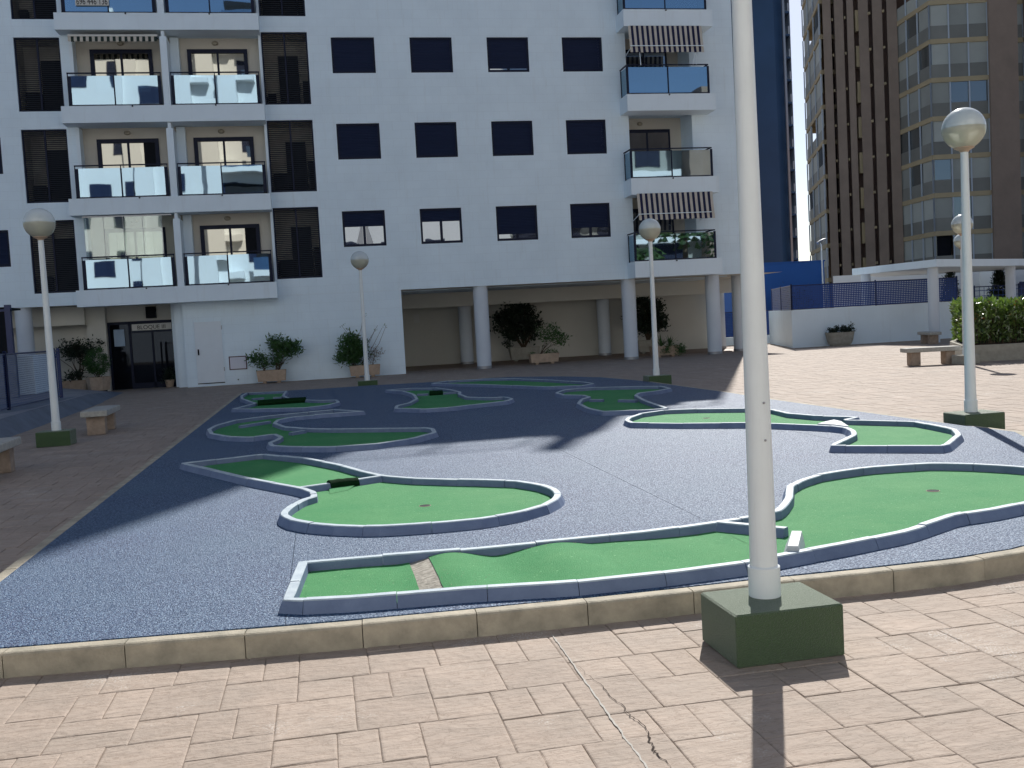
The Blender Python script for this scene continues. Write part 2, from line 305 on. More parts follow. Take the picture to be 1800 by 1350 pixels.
def split_loose(o, name=None):
    """every separate piece of a mesh becomes an object of its own"""
    me = o.data; par = list(range(len(me.vertices)))
    def f(a):
        while par[a] != a: par[a] = par[par[a]]; a = par[a]
        return a
    for p in me.polygons:
        v = p.vertices
        for k in range(1, len(v)): par[f(v[k])] = f(v[0])
    groups = {}
    for p in me.polygons: groups.setdefault(f(p.vertices[0]), []).append(p)
    out = []
    for ps in groups.values():
        idx = {}; vv = []; ff = []; mi = []
        for p in ps:
            ff.append([])
            for v in p.vertices:
                if v not in idx: idx[v] = len(vv); vv.append(me.vertices[v].co.copy())
                ff[-1].append(idx[v])
            mi.append(p.material_index)
        c = sum(vv, Vector()) / len(vv); nm = bpy.data.meshes.new(name or o.name.split('.')[0]); nm.from_pydata([v - c for v in vv], [], ff)
        for m_ in me.materials: nm.materials.append(m_)
        for p, k in zip(nm.polygons, mi): p.material_index = k
        q = bpy.data.objects.new(nm.name, nm); C.objects.link(q); q.location = Vector(o.location) + c; q.parent = o.parent; out.append(q)
    bpy.data.objects.remove(o); return out

nt = M['pave'].node_tree; N = nt.nodes; L = nt.links; b = N['Principled BSDF']
g = N.new('ShaderNodeNewGeometry'); mp = N.new('ShaderNodeMapping'); mp.inputs['Scale'].default_value = (3.2, 15, 1); mp.inputs['Rotation'].default_value = (0, 0, .12); L.new(g.outputs['Position'], mp.inputs[0])
n = N.new('ShaderNodeTexNoise'); n.inputs['Scale'].default_value = 1.6; n.inputs['Detail'].default_value = 9; n.inputs['Roughness'].default_value = .62; n.inputs['Distortion'].default_value = .9; L.new(mp.outputs[0], n.inputs['Vector'])
rp = N.new('ShaderNodeValToRGB'); e = rp.color_ramp.elements; e[0].position = .455; e[0].color = (1, 1, 1, 1); e[1].position = .5; e[1].color = (1, 1, 1, 1)
q = e.new(.476); q.color = (.66, .62, .58, 1); q = e.new(.60); q.color = (1.0, 1.0, 1.0, 1); q = e.new(.74); q.color = (1.12, 1.12, 1.12, 1)
L.new(n.outputs[0], rp.inputs[0])
mx = N.new('ShaderNodeMix'); mx.data_type = 'RGBA'; mx.blend_type = 'MULTIPLY'; mx.inputs['Factor'].default_value = .85
src = b.inputs['Base Color'].links[0].from_socket; L.new(src, mx.inputs['A']); L.new(rp.outputs[0], mx.inputs['B'])
n5 = N.new('ShaderNodeTexNoise'); n5.inputs['Scale'].default_value = 1.1; n5.inputs['Detail'].default_value = 6; n5.inputs['Roughness'].default_value = .75; L.new(g.outputs['Position'], n5.inputs['Vector'])
r5 = N.new('ShaderNodeMapRange'); r5.inputs[1].default_value = .56; r5.inputs[2].default_value = .66; r5.inputs[4].default_value = .6; L.new(n5.outputs[0], r5.inputs[0])
n6 = N.new('ShaderNodeTexNoise'); n6.inputs['Scale'].default_value = 90; n6.inputs['Detail'].default_value = 3; L.new(g.outputs['Position'], n6.inputs['Vector'])
r6 = N.new('ShaderNodeMapRange'); r6.inputs[1].default_value = .5; r6.inputs[2].default_value = .62; L.new(n6.outputs[0], r6.inputs[0])
m5 = N.new('ShaderNodeMath'); m5.operation = 'MULTIPLY'; L.new(r5.outputs[0], m5.inputs[0]); L.new(r6.outputs[0], m5.inputs[1])
mz = N.new('ShaderNodeMix'); mz.data_type = 'RGBA'; L.new(m5.outputs[0], mz.inputs['Factor']); L.new(mx.outputs['Result'], mz.inputs['A']); mz.inputs['B'].default_value = (.62, .60, .56, 1)
L.new(mz.outputs['Result'], b.inputs['Base Color'])
bq = N.new('ShaderNodeBump'); bq.inputs['Strength'].default_value = .9; bq.inputs['Distance'].default_value = .009; L.new(n.outputs[0], bq.inputs['Height'])
old = b.inputs['Normal'].links[0].from_socket; L.new(old, bq.inputs['Normal']); L.new(bq.outputs[0], b.inputs['Normal'])

# worn and dusty areas on the turf
nt = M['turf'].node_tree; N = nt.nodes; L = nt.links; b = N['Principled BSDF']; g = N.new('ShaderNodeNewGeometry')
n = N.new('ShaderNodeTexNoise'); n.inputs['Scale'].default_value = 1.7; n.inputs['Detail'].default_value = 7; n.inputs['Roughness'].default_value = .7; L.new(g.outputs['Position'], n.inputs['Vector'])
rp = N.new('ShaderNodeMapRange'); rp.inputs[1].default_value = .42; rp.inputs[2].default_value = .72; rp.inputs[4].default_value = .38; L.new(n.outputs[0], rp.inputs[0])
mx = N.new('ShaderNodeMix'); mx.data_type = 'RGBA'; L.new(rp.outputs[0], mx.inputs['Factor']); src = b.inputs['Base Color'].links[0].from_socket; L.new(src, mx.inputs['A']); mx.inputs['B'].default_value = (.12, .32, .12, 1)
n2 = N.new('ShaderNodeTexNoise'); n2.inputs['Scale'].default_value = 48; n2.inputs['Detail'].default_value = 2; L.new(g.outputs['Position'], n2.inputs['Vector'])
r2 = N.new('ShaderNodeMapRange'); r2.inputs[1].default_value = .68; r2.inputs[2].default_value = .74; r2.inputs[4].default_value = .6; L.new(n2.outputs[0], r2.inputs[0])
m2 = N.new('ShaderNodeMix'); m2.data_type = 'RGBA'; L.new(r2.outputs[0], m2.inputs['Factor']); L.new(mx.outputs['Result'], m2.inputs['A']); m2.inputs['B'].default_value = (.25, .55, .25, 1)
L.new(m2.outputs['Result'], b.inputs['Base Color'])
# rain streaks on the white walls: thin vertical dirt
for key in ('wall', 'stucco', 'pole'):
    nt = M[key].node_tree; N = nt.nodes; L = nt.links; b = N['Principled BSDF']; g = N.new('ShaderNodeNewGeometry'); mp = N.new('ShaderNodeMapping'); mp.inputs['Scale'].default_value = (4, 4, .35) if key != 'pole' else (60, 60, 2.5); L.new(g.outputs['Position'], mp.inputs[0])
    n = N.new('ShaderNodeTexNoise'); n.inputs['Scale'].default_value = 1.5; n.inputs['Detail'].default_value = 6; n.inputs['Roughness'].default_value = .65; L.new(mp.outputs[0], n.inputs['Vector'])
    rp = N.new('ShaderNodeMapRange'); rp.inputs[1].default_value = .55; rp.inputs[2].default_value = .8; rp.inputs[4].default_value = .22; L.new(n.outputs[0], rp.inputs[0])
    mx = N.new('ShaderNodeMix'); mx.data_type = 'RGBA'; L.new(rp.outputs[0], mx.inputs['Factor']); src = b.inputs['Base Color'].links[0].from_socket; L.new(src, mx.inputs['A']); mx.inputs['B'].default_value = (.5, .52, .5, 1)
    L.new(mx.outputs['Result'], b.inputs['Base Color'])
# ------------------------------------------------------------------ ground and paving
def clip_half(poly, ax, lim, keep_less):
    out = []; n = len(poly)
    for i in range(n):
        a, b = poly[i], poly[(i + 1) % n]
        ia = (a[ax] <= lim) == keep_less; ib = (b[ax] <= lim) == keep_less
        if ia: out.append(a)
        if ia != ib:
            t = (lim - a[ax]) / (b[ax] - a[ax]); out.append((a[0] + t * (b[0] - a[0]), a[1] + t * (b[1] - a[1])))
    return out
def inside(p, poly):
    x, y = p; c = False; n = len(poly)
    for i in range(n):
        (x0, y0), (x1, y1) = poly[i], poly[i - 1]
        if (y0 > y) != (y1 > y) and x < (x1 - x0) * (y - y0) / (y1 - y0) + x0: c = not c
    return c
def resample(pts, step, closed=True):
    P = [Vector((p[0], p[1], 0)) for p in pts]
    if closed: P.append(P[0])
    out = [P[0]]; acc = 0
    for a, b in zip(P, P[1:]):
        L_ = (b - a).length
        if L_ < 1e-6: continue
        d = step - acc
        while d <= L_: out.append(a + (b - a) * (d / L_)); d += step
        acc = L_ - (d - step)
    return out
def offset(poly, d):
    """outline moved outwards by d (counter-clockwise input)"""
    n = len(poly); out = []
    for i in range(n):
        a, b, c = Vector(poly[i - 1][:2]), Vector(poly[i][:2]), Vector(poly[(i + 1) % n][:2])
        e1 = (b - a).normalized(); e2 = (c - b).normalized()
        n1 = Vector((e1.y, -e1.x)); n2 = Vector((e2.y, -e2.x)); m_ = n1 + n2
        m_ = m_ * (1 / max(.5, m_.dot(n1))) if m_.length > 1e-6 else n1
        out.append((b.x + m_.x * d, b.y + m_.y * d))
    return out
g = MB().quad((-400, -400, -.0055), (400, -400, -.0055), (400, 600, -.0055), (-400, 600, -.0055)).build('ground', M['joint'], kind='structure')
plaza = thing('plaza_paving', (0, 0, 0), None, None); plaza['kind'] = 'structure'
PX0, PX1, PY0, PY1 = -12.0, 30.0, 1.4, 44.0
# stamped ashlar pattern: five stones (4x5, 4x4, two 2x4, 3x3 units) repeating on the lattice (8,3), (1,8)
UX, UY = .0850, .0835
tr = random.Random(11)
tiles = []
for i in range(-70, 70):
    for j in range(-90, 90):
        ox, oy = i * 8 + j * 1, i * 3 + j * 8
        for dx, dy, w, h in ((0, 0, 4, 5), (0, -3, 3, 3), (-4, 1, 2, 4), (-2, 1, 2, 4), (-4, -3, 4, 4)):
            x, y = .385 + (ox + dx) * UX, 4.34 + (oy + dy) * UY
            if x < PX0 or x > PX1 or y < PY0 or y > PY1: continue
            if (w, h) == (4, 4) and tr.random() < .22: tiles += [(x, y, w * UX, 2 * UY), (x, y + 2 * UY, w * UX, 2 * UY)]
            else: tiles.append((x, y, w * UX, h * UY))
Mx = Matrix((CAM_RIGHT, CAM_UP, CAM_FWD))
def proj(x, y, z):
    v = Mx @ Vector((x, y, z - 1.65)); return (900 + 1750 * v.x / v.z, 675 - 1750 * v.y / v.z, v.z) if v.z > .1 else (0, 0, -1)
near = []; far = []
def hidden(t):
    cs = [(t[0] + a * t[2], t[1] + b * t[3]) for a in (.02, .98) for b in (.02, .98)]
    return all(inside(c, PLATFORM) for c in cs)
for t in tiles:
    if hidden(t): continue
    cx, cy = t[0] + t[2] / 2, t[1] + t[3] / 2; p = proj(cx, cy, 0)
    (near if cy < 6 and p[2] > 0 and -110 < p[0] < 1910 and p[1] < 1480 else far).append(t)
near.sort(key=lambda t: t[1]); far += near[290:]; near = near[:290]
def wob(a): return (tr.random() - .5) * a
for t in near:
    x0, y0, w, h = t; n = 4; ring = []
    for a in range(n): ring.append((x0 + w * a / n, y0, a == 0))
    for a in range(n): ring.append((x0 + w, y0 + h * a / n, a == 0))
    for a in range(n): ring.append((x0 + w - w * a / n, y0 + h, a == 0))
    for a in range(n): ring.append((x0, y0 + h - h * a / n, a == 0))
    cx, cy = x0 + w / 2, y0 + h / 2; z = wob(.003); tx, ty = wob(.012), wob(.012)
    V = []
    def ins(p, d): return (p[0] + (d if p[0] < cx - w / 2 + .001 else -d if p[0] > cx + w / 2 - .001 else 0), p[1] + (d if p[1] < cy - h / 2 + .001 else -d if p[1] > cy + h / 2 - .001 else 0))
    for d, dz, wb in ((.0002, -.012, 0), (.0010, -.0042, .0024), (.0055, -.0010, .0036), (.013, 0, .003)):
        for p in ring:
            q = ins(p, d); X, Y = q[0] + wob(wb), q[1] + wob(wb)
            V.append((X, Y, dz + (0 if dz < -.005 else z + (X - cx) * tx + (Y - cy) * ty)))
    m = len(ring); F = [tuple(range(3 * m, 4 * m))]
    for k in range(3):
        for i in range(m): F.append((k * m + i, k * m + (i + 1) % m, (k + 1) * m + (i + 1) % m, (k + 1) * m + i))
    MB().add(V, F).build('paving_slab', M['pave'], plaza, origin=(cx, cy, 0))
fm = MB()
for x0, y0, w, h in far:
    z = wob(.003); V = []
    for d, dz in ((.001, -.016), (.004, 0)):
        V += [(x0 + d, y0 + d, dz + z), (x0 + w - d, y0 + d, dz + z), (x0 + w - d, y0 + h - d, dz + z), (x0 + d, y0 + h - d, dz + z)]
    fm.add(V, [(4, 5, 6, 7), (0, 1, 5, 4), (1, 2, 6, 5), (2, 3, 7, 6), (3, 0, 4, 7)])
fm.build('far_paving_slabs', M['pave'], plaza, kind='stuff')
# crack and repair line in the near paving
cm = MB(); pts = [(1.093, 5.02), (1.088, 4.8), (1.085, 4.58), (1.08, 4.248), (1.073, 3.912), (1.069, 3.662), (1.069, 3.403), (1.066, 2.6)]
P = [Vector((x, y, .004)) for x, y in pts]
fine = []
for a, b in zip(P, P[1:]):
    for k in range(8): fine.append(a + (b - a) * (k / 8) + Vector((wob(.006), 0, 0)))
for a, b in zip(fine, fine[1:]):
    wv = .0038 + wob(.003); cm.quad((a.x - wv, a.y, a.z), (a.x + wv, a.y, a.z), (b.x + wv, b.y, b.z), (b.x - wv, b.y, b.z))
cm.build('mortar_line', mat('pale_mortar', (.46, .44, .40), .9, .2, .2, 60), plaza)
cm = MB(); pts = [(1.095, 4.535, 2), (1.112, 4.368, 3), (1.14, 4.227, 4), (1.136, 4.104, 6), (1.156, 3.98, 5), (1.15, 3.901, 7), (1.166, 3.819, 7), (1.173, 3.713, 5), (1.148, 3.622, 14), (1.15, 3.57, 6), (1.135, 3.533, 15), (1.14, 3.48, 9), (1.147, 3.408, 3), (1.16, 3.3, 1)]
P = []
for (x, y, w), (x2, y2, w2) in zip(pts, pts[1:]):
    for k in range(5):
        t = k / 5; P.append((x + (x2 - x) * t + wob(.016), y + (y2 - y) * t, (w + (w2 - w) * t) * .00030 * (.5 + tr.random())))
for a, b in zip(P, P[1:]): cm.quad((a[0] - a[2], a[1], .0045), (a[0] + a[2], a[1], .0045), (b[0] + b[2], b[1], .0045), (b[0] - b[2], b[1], .0045))
cm.build('crack', mat('crack_shadow', (.045, .035, .03), .95, .1), plaza)

# ------------------------------------------------------------------ raised blue minigolf platform
plat = thing('minigolf_platform', (0, 0, 0), None, None); plat['kind'] = 'structure'
ZP = .13
core = offset(PLATFORM, -.10)
MB().prism(core, -.01, ZP - .008).build('platform_bed', M['step'], plat)
for i, (xa, xb) in enumerate(((-9, -.282), (-.278, 2.668), (2.672, 5.618), (5.622, 20))):
    poly = clip_half(clip_half(core, 0, xa, False), 0, xb, True)
    if i in (0, 2): ys = (16.2,)
    else: ys = (16.2,)
    lo = clip_half(poly, 1, 16.198, True); hi = clip_half(poly, 1, 16.202, False)
    for pl in (lo, hi):
        if len(pl) > 2:
            mb = MB(); n = len(pl)
            mb.add([(x, y, ZP - .02) for x, y in pl] + [(x, y, ZP) for x, y in pl], [tuple(range(n, 2 * n))] + [(k, (k + 1) % n, n + (k + 1) % n, n + k) for k in range(n)])
            mb.build('blue_surface', M['blue'], plat)
pts = PLATFORM
def path_blocks(pts, blen, closed, prof, name, mt, parent, gap=.004, sub=.12, z0=0, jz=.0, jw=0.0, rs=None, tops=None):
    """individual kerb pieces along a path; prof = [(side offset, height)] counter-clockwise seen along the path"""
    rs = rs or random.Random(5)
    path = resample(pts, sub, closed)
    if not closed: path.append(Vector((pts[-1][0], pts[-1][1], 0)))
    n = len(path); per = max(2, int(round(blen / sub)))
    i = 0; out = []
    last = n if closed else n - 1
    while i < last:
        k = min(i + per, last)
        if last - k < per * .4: k = last
        V = []; idx = list(range(i, k + 1)); dz = (rs.random() - .5) * jz; dx = (rs.random() - .5) * jw
        for c, q in enumerate(idx):
            p = path[q % n]
            if closed: a_, b_ = path[(q - 1) % n], path[(q + 1) % n]
            else: a_, b_ = path[max(q - 1, 0)], path[min(q + 1, n - 1)]
            t = (b_ - a_); t = t.normalized() if t.length > 1e-6 else Vector((1, 0, 0))
            nn = Vector((t.y, -t.x, 0)); q_ = p.copy()
            if c == 0: q_ += t * gap
            if c == len(idx) - 1: q_ -= t * gap
            for o_, h_ in prof: w = q_ + nn * (o_ + dx); V.append((w.x, w.y, z0 + h_ + (dz if h_ > .02 else 0)))
        m = len(prof); F = []; top_ = []
        for c in range(len(idx) - 1):
            for r in range(m): F.append((c * m + r, (c + 1) * m + r, (c + 1) * m + (r + 1) % m, c * m + (r + 1) % m)); top_.append(1 if tops and r in tops else 0)
        F.append(tuple(range(m))); F.append(tuple((len(idx) - 1) * m + r for r in range(m - 1, -1, -1)))
        cc = path[idx[len(idx) // 2] % n]
        mb = MB().add(V, F); mb.m = (top_ + [0, 0])[:len(F)]; out.append(mb.build(name, mt, parent, origin=(cc.x, cc.y, z0))); i = k
    return out
path_blocks(PLATFORM, .6, True, [(.0, -.01), (.0, .112), (-.006, .122), (-.016, .127), (-.085, .127), (-.095, .122), (-.1, .1), (-.1, -.01)], 'kerb_stone', M['kerb'], plat, gap=.0025, sub=.1, jz=.003, jw=.004)

CPROF = [(.062, 0), (.034, .064), (.028, .071), (-.022, .071), (-.028, .064), (-.034, 0)]
def turf_mesh(poly, z, mb=None):
    mb = mb or MB(); bm = bmesh.new(); vsx = [bm.verts.new((x, y, z)) for x, y in poly]; f = bm.faces.new(vsx)
    bmesh.ops.triangulate(bm, faces=[f]); bm.verts.index_update()
    mb.add([v.co[:] for v in bm.verts], [tuple(v.index for v in f.verts) for f in bm.faces]); bm.free()
    # keep all faces pointing up
    for i, f in enumerate(mb.f):
        a, b_, c = (Vector(mb.v[k]) for k in f[:3])
        if (b_ - a).cross(c - a).z < 0: mb.f[i] = tuple(reversed(f))
    return mb
def ccw(p):
    s = sum(p[i - 1][0] * p[i][1] - p[i][0] * p[i - 1][1] for i in range(len(p))); return p if s > 0 else list(reversed(p))
GRP = 'minigolf holes on the blue surface'
def smooth_poly(p, closed=True, it=1):
    for _ in range(it):
        q = []; n = len(p)
        for i in range(n if closed else n - 1):
            a, b_ = p[i], p[(i + 1) % n]
            d = math.hypot(a[0] - b_[0], a[1] - b_[1])
            q.append((a[0] * .75 + b_[0] * .25, a[1] * .75 + b_[1] * .25)); q.append((a[0] * .25 + b_[0] * .75, a[1] * .25 + b_[1] * .75))
        p = q
    return p
def hole(label, outline, bars=(), smooth=False):
    p = ccw(outline); cx = sum(a[0] for a in p) / len(p); cy = sum(a[1] for a in p) / len(p)
    t = thing('minigolf_hole', (cx, cy, ZP), label, 'minigolf hole', GRP)
    if smooth: p = smooth_poly(p)
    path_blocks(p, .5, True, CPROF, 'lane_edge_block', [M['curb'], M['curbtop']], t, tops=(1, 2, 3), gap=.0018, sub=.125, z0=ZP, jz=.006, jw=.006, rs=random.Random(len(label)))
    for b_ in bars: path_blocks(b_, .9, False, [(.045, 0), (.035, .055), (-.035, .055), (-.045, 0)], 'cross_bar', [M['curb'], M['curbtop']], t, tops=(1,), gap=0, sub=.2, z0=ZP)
    return t, p
def cup(t, x, y, z):
    m = MB()
    R = .052; m.lathe([(R, 0), (R - .004, .001), (R - .005, -.002)], 20, x, y, z, cap=False); m.build('cup_rim', M['benchleg'], t)
    MB().add([(x + (R - .004) * math.cos(a * .314), y + (R - .004) * math.sin(a * .314), z + .0006) for a in range(20)], [tuple(range(20))]).build('cup_opening', M['dark'], t)
# hole nearest the camera: a lane with two humps that opens into a wide green
h1, p1 = hole('long minigolf hole nearest the camera, with two humps and a torn strip', H1)
def lane_y(x, side):
    """front / back edge of the lane at x, read off the outline"""
    ys = []
    for (xa, ya), (xb, yb) in zip(H1, H1[1:] + H1[:1]):
        if (xa - x) * (xb - x) <= 0 and abs(xb - xa) > 1e-6: ys.append(ya + (yb - ya) * (x - xa) / (xb - xa))
    return (min(ys) if side == 0 else max(ys)) if ys else None
LX1 = 2.62
def humpz(x):
    z = 0
    for c, w, h in ((.72, .34, .050), (1.42, .44, .052)):
        if abs(x - c) < w: z += h * (.5 + .5 * math.cos(math.pi * (x - c) / w))
    if x > 1.42: z = max(z, .030 * max(0, 1 - (x - 1.42) / 1.0))
    return z
xs = [p[0] for p in H1]; lx0 = H1[0][0] + .015
def strip(x0, x1, dz, name, mt, n):
    m = MB(); cols = []; K = 8
    for i in range(n + 1):
        x = x0 + (x1 - x0) * i / n; ya = lane_y(x, 0); yb = lane_y(x, 1)
        if ya is None or yb is None or yb - ya < .05: ya, yb = 6.0, 6.5
        for k in range(K + 1):
            edge = min(k, K - k) / K
            m.v.append((x + (tr.random() - .5) * .004, ya + (yb - ya) * k / K, ZP + dz + humpz(x) + .002 * math.sin(7 * x + k)))
    for i in range(n):
        for k in range(K): a = i * (K + 1) + k; m.f.append((a, a + K + 1, a + K + 2, a + 1)); m.m.append(0)
    return m.build(name, mt, h1, smooth=True)
# left end of the lane is skewed, so its first piece is a polygon of its own
e0, e1 = H1[0], H1[1]; xa_ = max(e0[0], e1[0]) + .02
turf_mesh([e1, (xa_, lane_y(xa_, 0)), (xa_, lane_y(xa_, 1)), e0], ZP + .010).build('turf', M['turf'], h1)
strip(xa_, .465, .010, 'turf', M['turf'], 16); strip(.455, .60, .004, 'torn_strip', M['torn'], 6); strip(.592, LX1, .010, 'turf', M['turf'], 60)
gpoly = clip_half(p1, 0, LX1, False)
turf_mesh(gpoly, ZP + .010 + humpz(LX1)).build('turf', M['turf'], h1)
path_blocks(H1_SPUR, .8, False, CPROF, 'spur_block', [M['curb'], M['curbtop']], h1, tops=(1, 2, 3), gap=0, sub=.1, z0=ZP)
path_blocks(H1_BLOCK, .9, False, [(.075, 0), (.03, .10), (-.03, .10), (-.05, 0)], 'corner_block', M['curblight'], h1, gap=0, sub=.2, z0=ZP)
m = MB(); cr_ = random.Random(12)
for _ in range(150):
    if cr_.random() < .5: x = .53 + cr_.gauss(0, .16); y = lane_y(max(x, .0), 0) + cr_.random() * .55 if x > 0 else 5.6
    else: x = cr_.uniform(.0, 2.5); y = lane_y(x, 1) - .045 - abs(cr_.gauss(0, .02))
    q = cr_.uniform(.002, .006); a = cr_.uniform(0, 3.1); dx, dy = q * math.cos(a), q * math.sin(a); z = ZP + .013 + humpz(x)
    m.add([(x - dx, y - dy, z), (x + dy * .5, y - dx * .5, z), (x + dx, y + dy, z + .002), (x - dy * .5, y + dx * .5, z + .001)], [(0, 1, 2, 3)])
m.build('crumbs', M['joint'], h1, kind='stuff')
cup(h1, *CUPS[1], ZP + .013)
h2, p2 = hole('minigolf hole with a shaded diamond and a sunlit oval, front left', H2)
turf_mesh(p2, ZP + .010).build('turf', M['turf'], h2)
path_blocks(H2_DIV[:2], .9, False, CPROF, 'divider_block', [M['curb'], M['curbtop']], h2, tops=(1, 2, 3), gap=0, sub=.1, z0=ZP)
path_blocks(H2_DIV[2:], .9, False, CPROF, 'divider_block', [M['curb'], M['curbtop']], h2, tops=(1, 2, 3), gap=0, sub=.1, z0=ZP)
a, b_ = H2_DIV[1], H2_DIV[2]
m = MB(); m.tube([(a[0] + (b_[0] - a[0]) * k / 6 + wob(.01), a[1] + (b_[1] - a[1]) * k / 6 + wob(.015), ZP + .035 + wob(.008)) for k in range(7)], .062, .055, 10); m.build('turf_roll', M['darkturf'], h2, smooth=True)
m = MB(); m.quad((a[0], a[1] - .3, ZP + .0125), (b_[0] - .1, b_[1] - .28, ZP + .0125), (b_[0], b_[1], ZP + .028), (a[0], a[1], ZP + .028)); m.build('ramp_turf', M['turf'], h2)
cup(h2, *CUPS[0], ZP + .012)
h3, p3 = hole('shaded kidney shaped minigolf hole with two loose blocks, near the left edge', H3, H3_BARS)
turf_mesh(p3, ZP + .010).build('turf', M['turf'], h3)
h4, p4 = hole('small shaded minigolf hole with a dark bar across it at the far left corner', H4, H4_BARS)
turf_mesh(p4, ZP + .010).build('turf', M['turf'], h4)
(xa, ya), (xb, yb) = H4_TUBE; MB().tube([(xa, ya, ZP + .06), ((xa + xb) / 2, (ya + yb) / 2, ZP + .065), (xb, yb, ZP + .06)], .07, .07, 8).build('turf_roll', M['darkturf'], h4)
h5, p5 = hole('shaded boot shaped minigolf hole in the middle of the far half', H5, H5_BARS)
turf_mesh(p5, ZP + .010).build('turf', M['turf'], h5)
(xa, ya), (xb, yb) = H5_TUBE; MB().tube([(xa, ya, ZP + .04), (xb, yb, ZP + .04)], .07, .07, 8).build('turf_roll', M['darkturf'], h5)
h6, p6 = hole('long narrow shaded minigolf hole along the far edge in front of the porch', H6)
turf_mesh(p6, ZP + .010).build('turf', M['turf'], h6)
h7, p7 = hole('shaded hourglass minigolf hole whose front corner just reaches the sun', H7, H7_BARS)
turf_mesh(p7, ZP + .010).build('turf', M['turf'], h7)
h8, p8 = hole('sunlit minigolf hole with a white wedge in its middle, right behind the near lamp', H8)
turf_mesh(p8, ZP + .010).build('turf', M['turf'], h8)
m = MB(); n = len(H8_WEDGE); W = ccw(H8_WEDGE); c_ = (sum(a[0] for a in W) / n, sum(a[1] for a in W) / n)
V = [(x, y, ZP + .01) for x, y in W] + [(c_[0] + (x - c_[0]) * .86, c_[1] + (y - c_[1]) * .86, ZP + .085) for x, y in W]
m.add(V, [tuple(range(n, 2 * n))] + [(i, (i + 1) % n, n + (i + 1) % n, n + i) for i in range(n)]).build('wedge', M['curblight'], h8)
cup(h8, *CUPS[2], ZP + .012)

# ------------------------------------------------------------------ lamps
LG = 'white globe lamps round the minigolf'
def lamp(x, y, rot, label, base="turf", H=3.72, rb=.066, bh=.25, bx=.54, by=.43, oy=-.05):
    t = thing('globe_lamp', (x, y, 0), label, 'lamp post', LG)
    m = MB(); c, s = math.cos(rot), math.sin(rot)
    if base == 'turf':
        m.box(-bx / 2, bx / 2, -by / 2 + oy, by / 2 + oy, .0, bh, .008)
    else: m.box(-bx / 2, bx / 2, -by / 2, by / 2, 0, bh, .02)
    m.v = [(x + c * a - s * b, y + s * a + c * b, z) for a, b, z in m.v]
    m.build('base_box', M['boxturf'] if base == 'turf' else M['planter2'], t, origin=(x, y, 0))
    top = H - .26; p = MB()
    prof = [(rb + .011, bh), (rb + .011, bh + .012)] + [(rb + .011, bh + .145), (rb + .001, bh + .152), (rb - .002, bh + .3)] + [(rb - .002 - (rb - .046) * (k / 10), bh + .3 + (top - bh - .3) * k / 10) for k in range(1, 11)]
    p.lathe(prof, 28, x, y, 0).build('pole', M['pole'], t, smooth=True, origin=(x, y, bh))
    q = MB(); q.lathe([(.05, top - .02), (.06, top), (.115, top + .028), (.115, top + .045), (.1, top + .05)], 28, x, y, 0).build('collar', M['collar'], t, smooth=True, origin=(x, y, top))
    R = .25; zc = H
    def arc(a0, a1, n, r): return [(r * math.cos(math.radians(a0 + (a1 - a0) * k / n)), r * math.sin(math.radians(a0 + (a1 - a0) * k / n))) for k in range(n + 1)]
    u = MB(); u.lathe(arc(2, 89.6, 14, R), 40, x, y, zc, cap=True).build('globe_top', M['globetop'], t, smooth=True, origin=(x, y, zc))
    l_ = MB(); l_.lathe(arc(-64, 2, 12, R), 40, x, y, zc, cap=False).build('globe_glass', M['globeglass'], t, smooth=True, origin=(x, y, zc))
    i_ = MB(); i_.lathe([(.04, top + .05), (.045, top + .12), (.06, zc - .05), (.235, zc - .012), (.24, zc)], 28, x, y, 0, cap=False).build('reflector', M['reflector'], t, smooth=True, origin=(x, y, zc))
    return t
M['globetop'] = mat('silvered_globe_top', (.58, .64, .64), .16, .6, .06, 4)
M['reflector'] = mat('cream_reflector', (.75, .72, .58), .5, .4)
gm = bpy.data.materials.new('globe_glass'); gm.use_nodes = True; nt = gm.node_tree; N = nt.nodes; L = nt.links; N.remove(N['Principled BSDF'])
tr_ = N.new('ShaderNodeBsdfTransparent'); tr_.inputs[0].default_value = (.84, .86, .78, 1); gl = N.new('ShaderNodeBsdfGlossy'); gl.inputs[0].default_value = (.8, .82, .78, 1); gl.inputs['Roughness'].default_value = .06
tl = N.new('ShaderNodeBsdfTranslucent'); tl.inputs[0].default_value = (.95, .95, .84, 1); df = N.new('ShaderNodeBsdfDiffuse'); df.inputs[0].default_value = (.85, .86, .76, 1)
m1 = N.new('ShaderNodeMixShader'); m1.inputs[0].default_value = .5; m2 = N.new('ShaderNodeMixShader'); m2.inputs[0].default_value = .72; m3 = N.new('ShaderNodeMixShader')
fr = N.new('ShaderNodeFresnel'); fr.inputs[0].default_value = 1.5
L.new(tl.outputs[0], m1.inputs[1]); L.new(df.outputs[0], m1.inputs[2]); L.new(tr_.outputs[0], m2.inputs[1]); L.new(m1.outputs[0], m2.inputs[2])
L.new(fr.outputs[0], m3.inputs[0]); L.new(m2.outputs[0], m3.inputs[1]); L.new(gl.outputs[0], m3.inputs[2]); L.new(m3.outputs[0], N['Material Output'].inputs[0]); M['globeglass'] = gm
LAMPN = []
lamp(2.055, 4.50, 0, 'nearest lamp, its white pole rising out of the picture from a turf clad box', H=3.72)
for z in (1.02, 1.2): q = MB(); q.lathe([(.006, 0), (.006, .004), (.002, .006)], 10); q.v = [(2.055 + a + .005, 4.50 - .064 + (z - .55) * .0055 - c, z + b_) for a, b_, c in q.v]; q.build('screw', M['grey'], bpy.data.objects['globe_lamp'])
lamp(-4.47, 17.90, 0, 'white globe lamp on a turf clad box between two concrete benches on the left')
lamp(1.21, 28.10, 0, 'white globe lamp in front of the white wall and the planter with bare twigs', H=3.6)
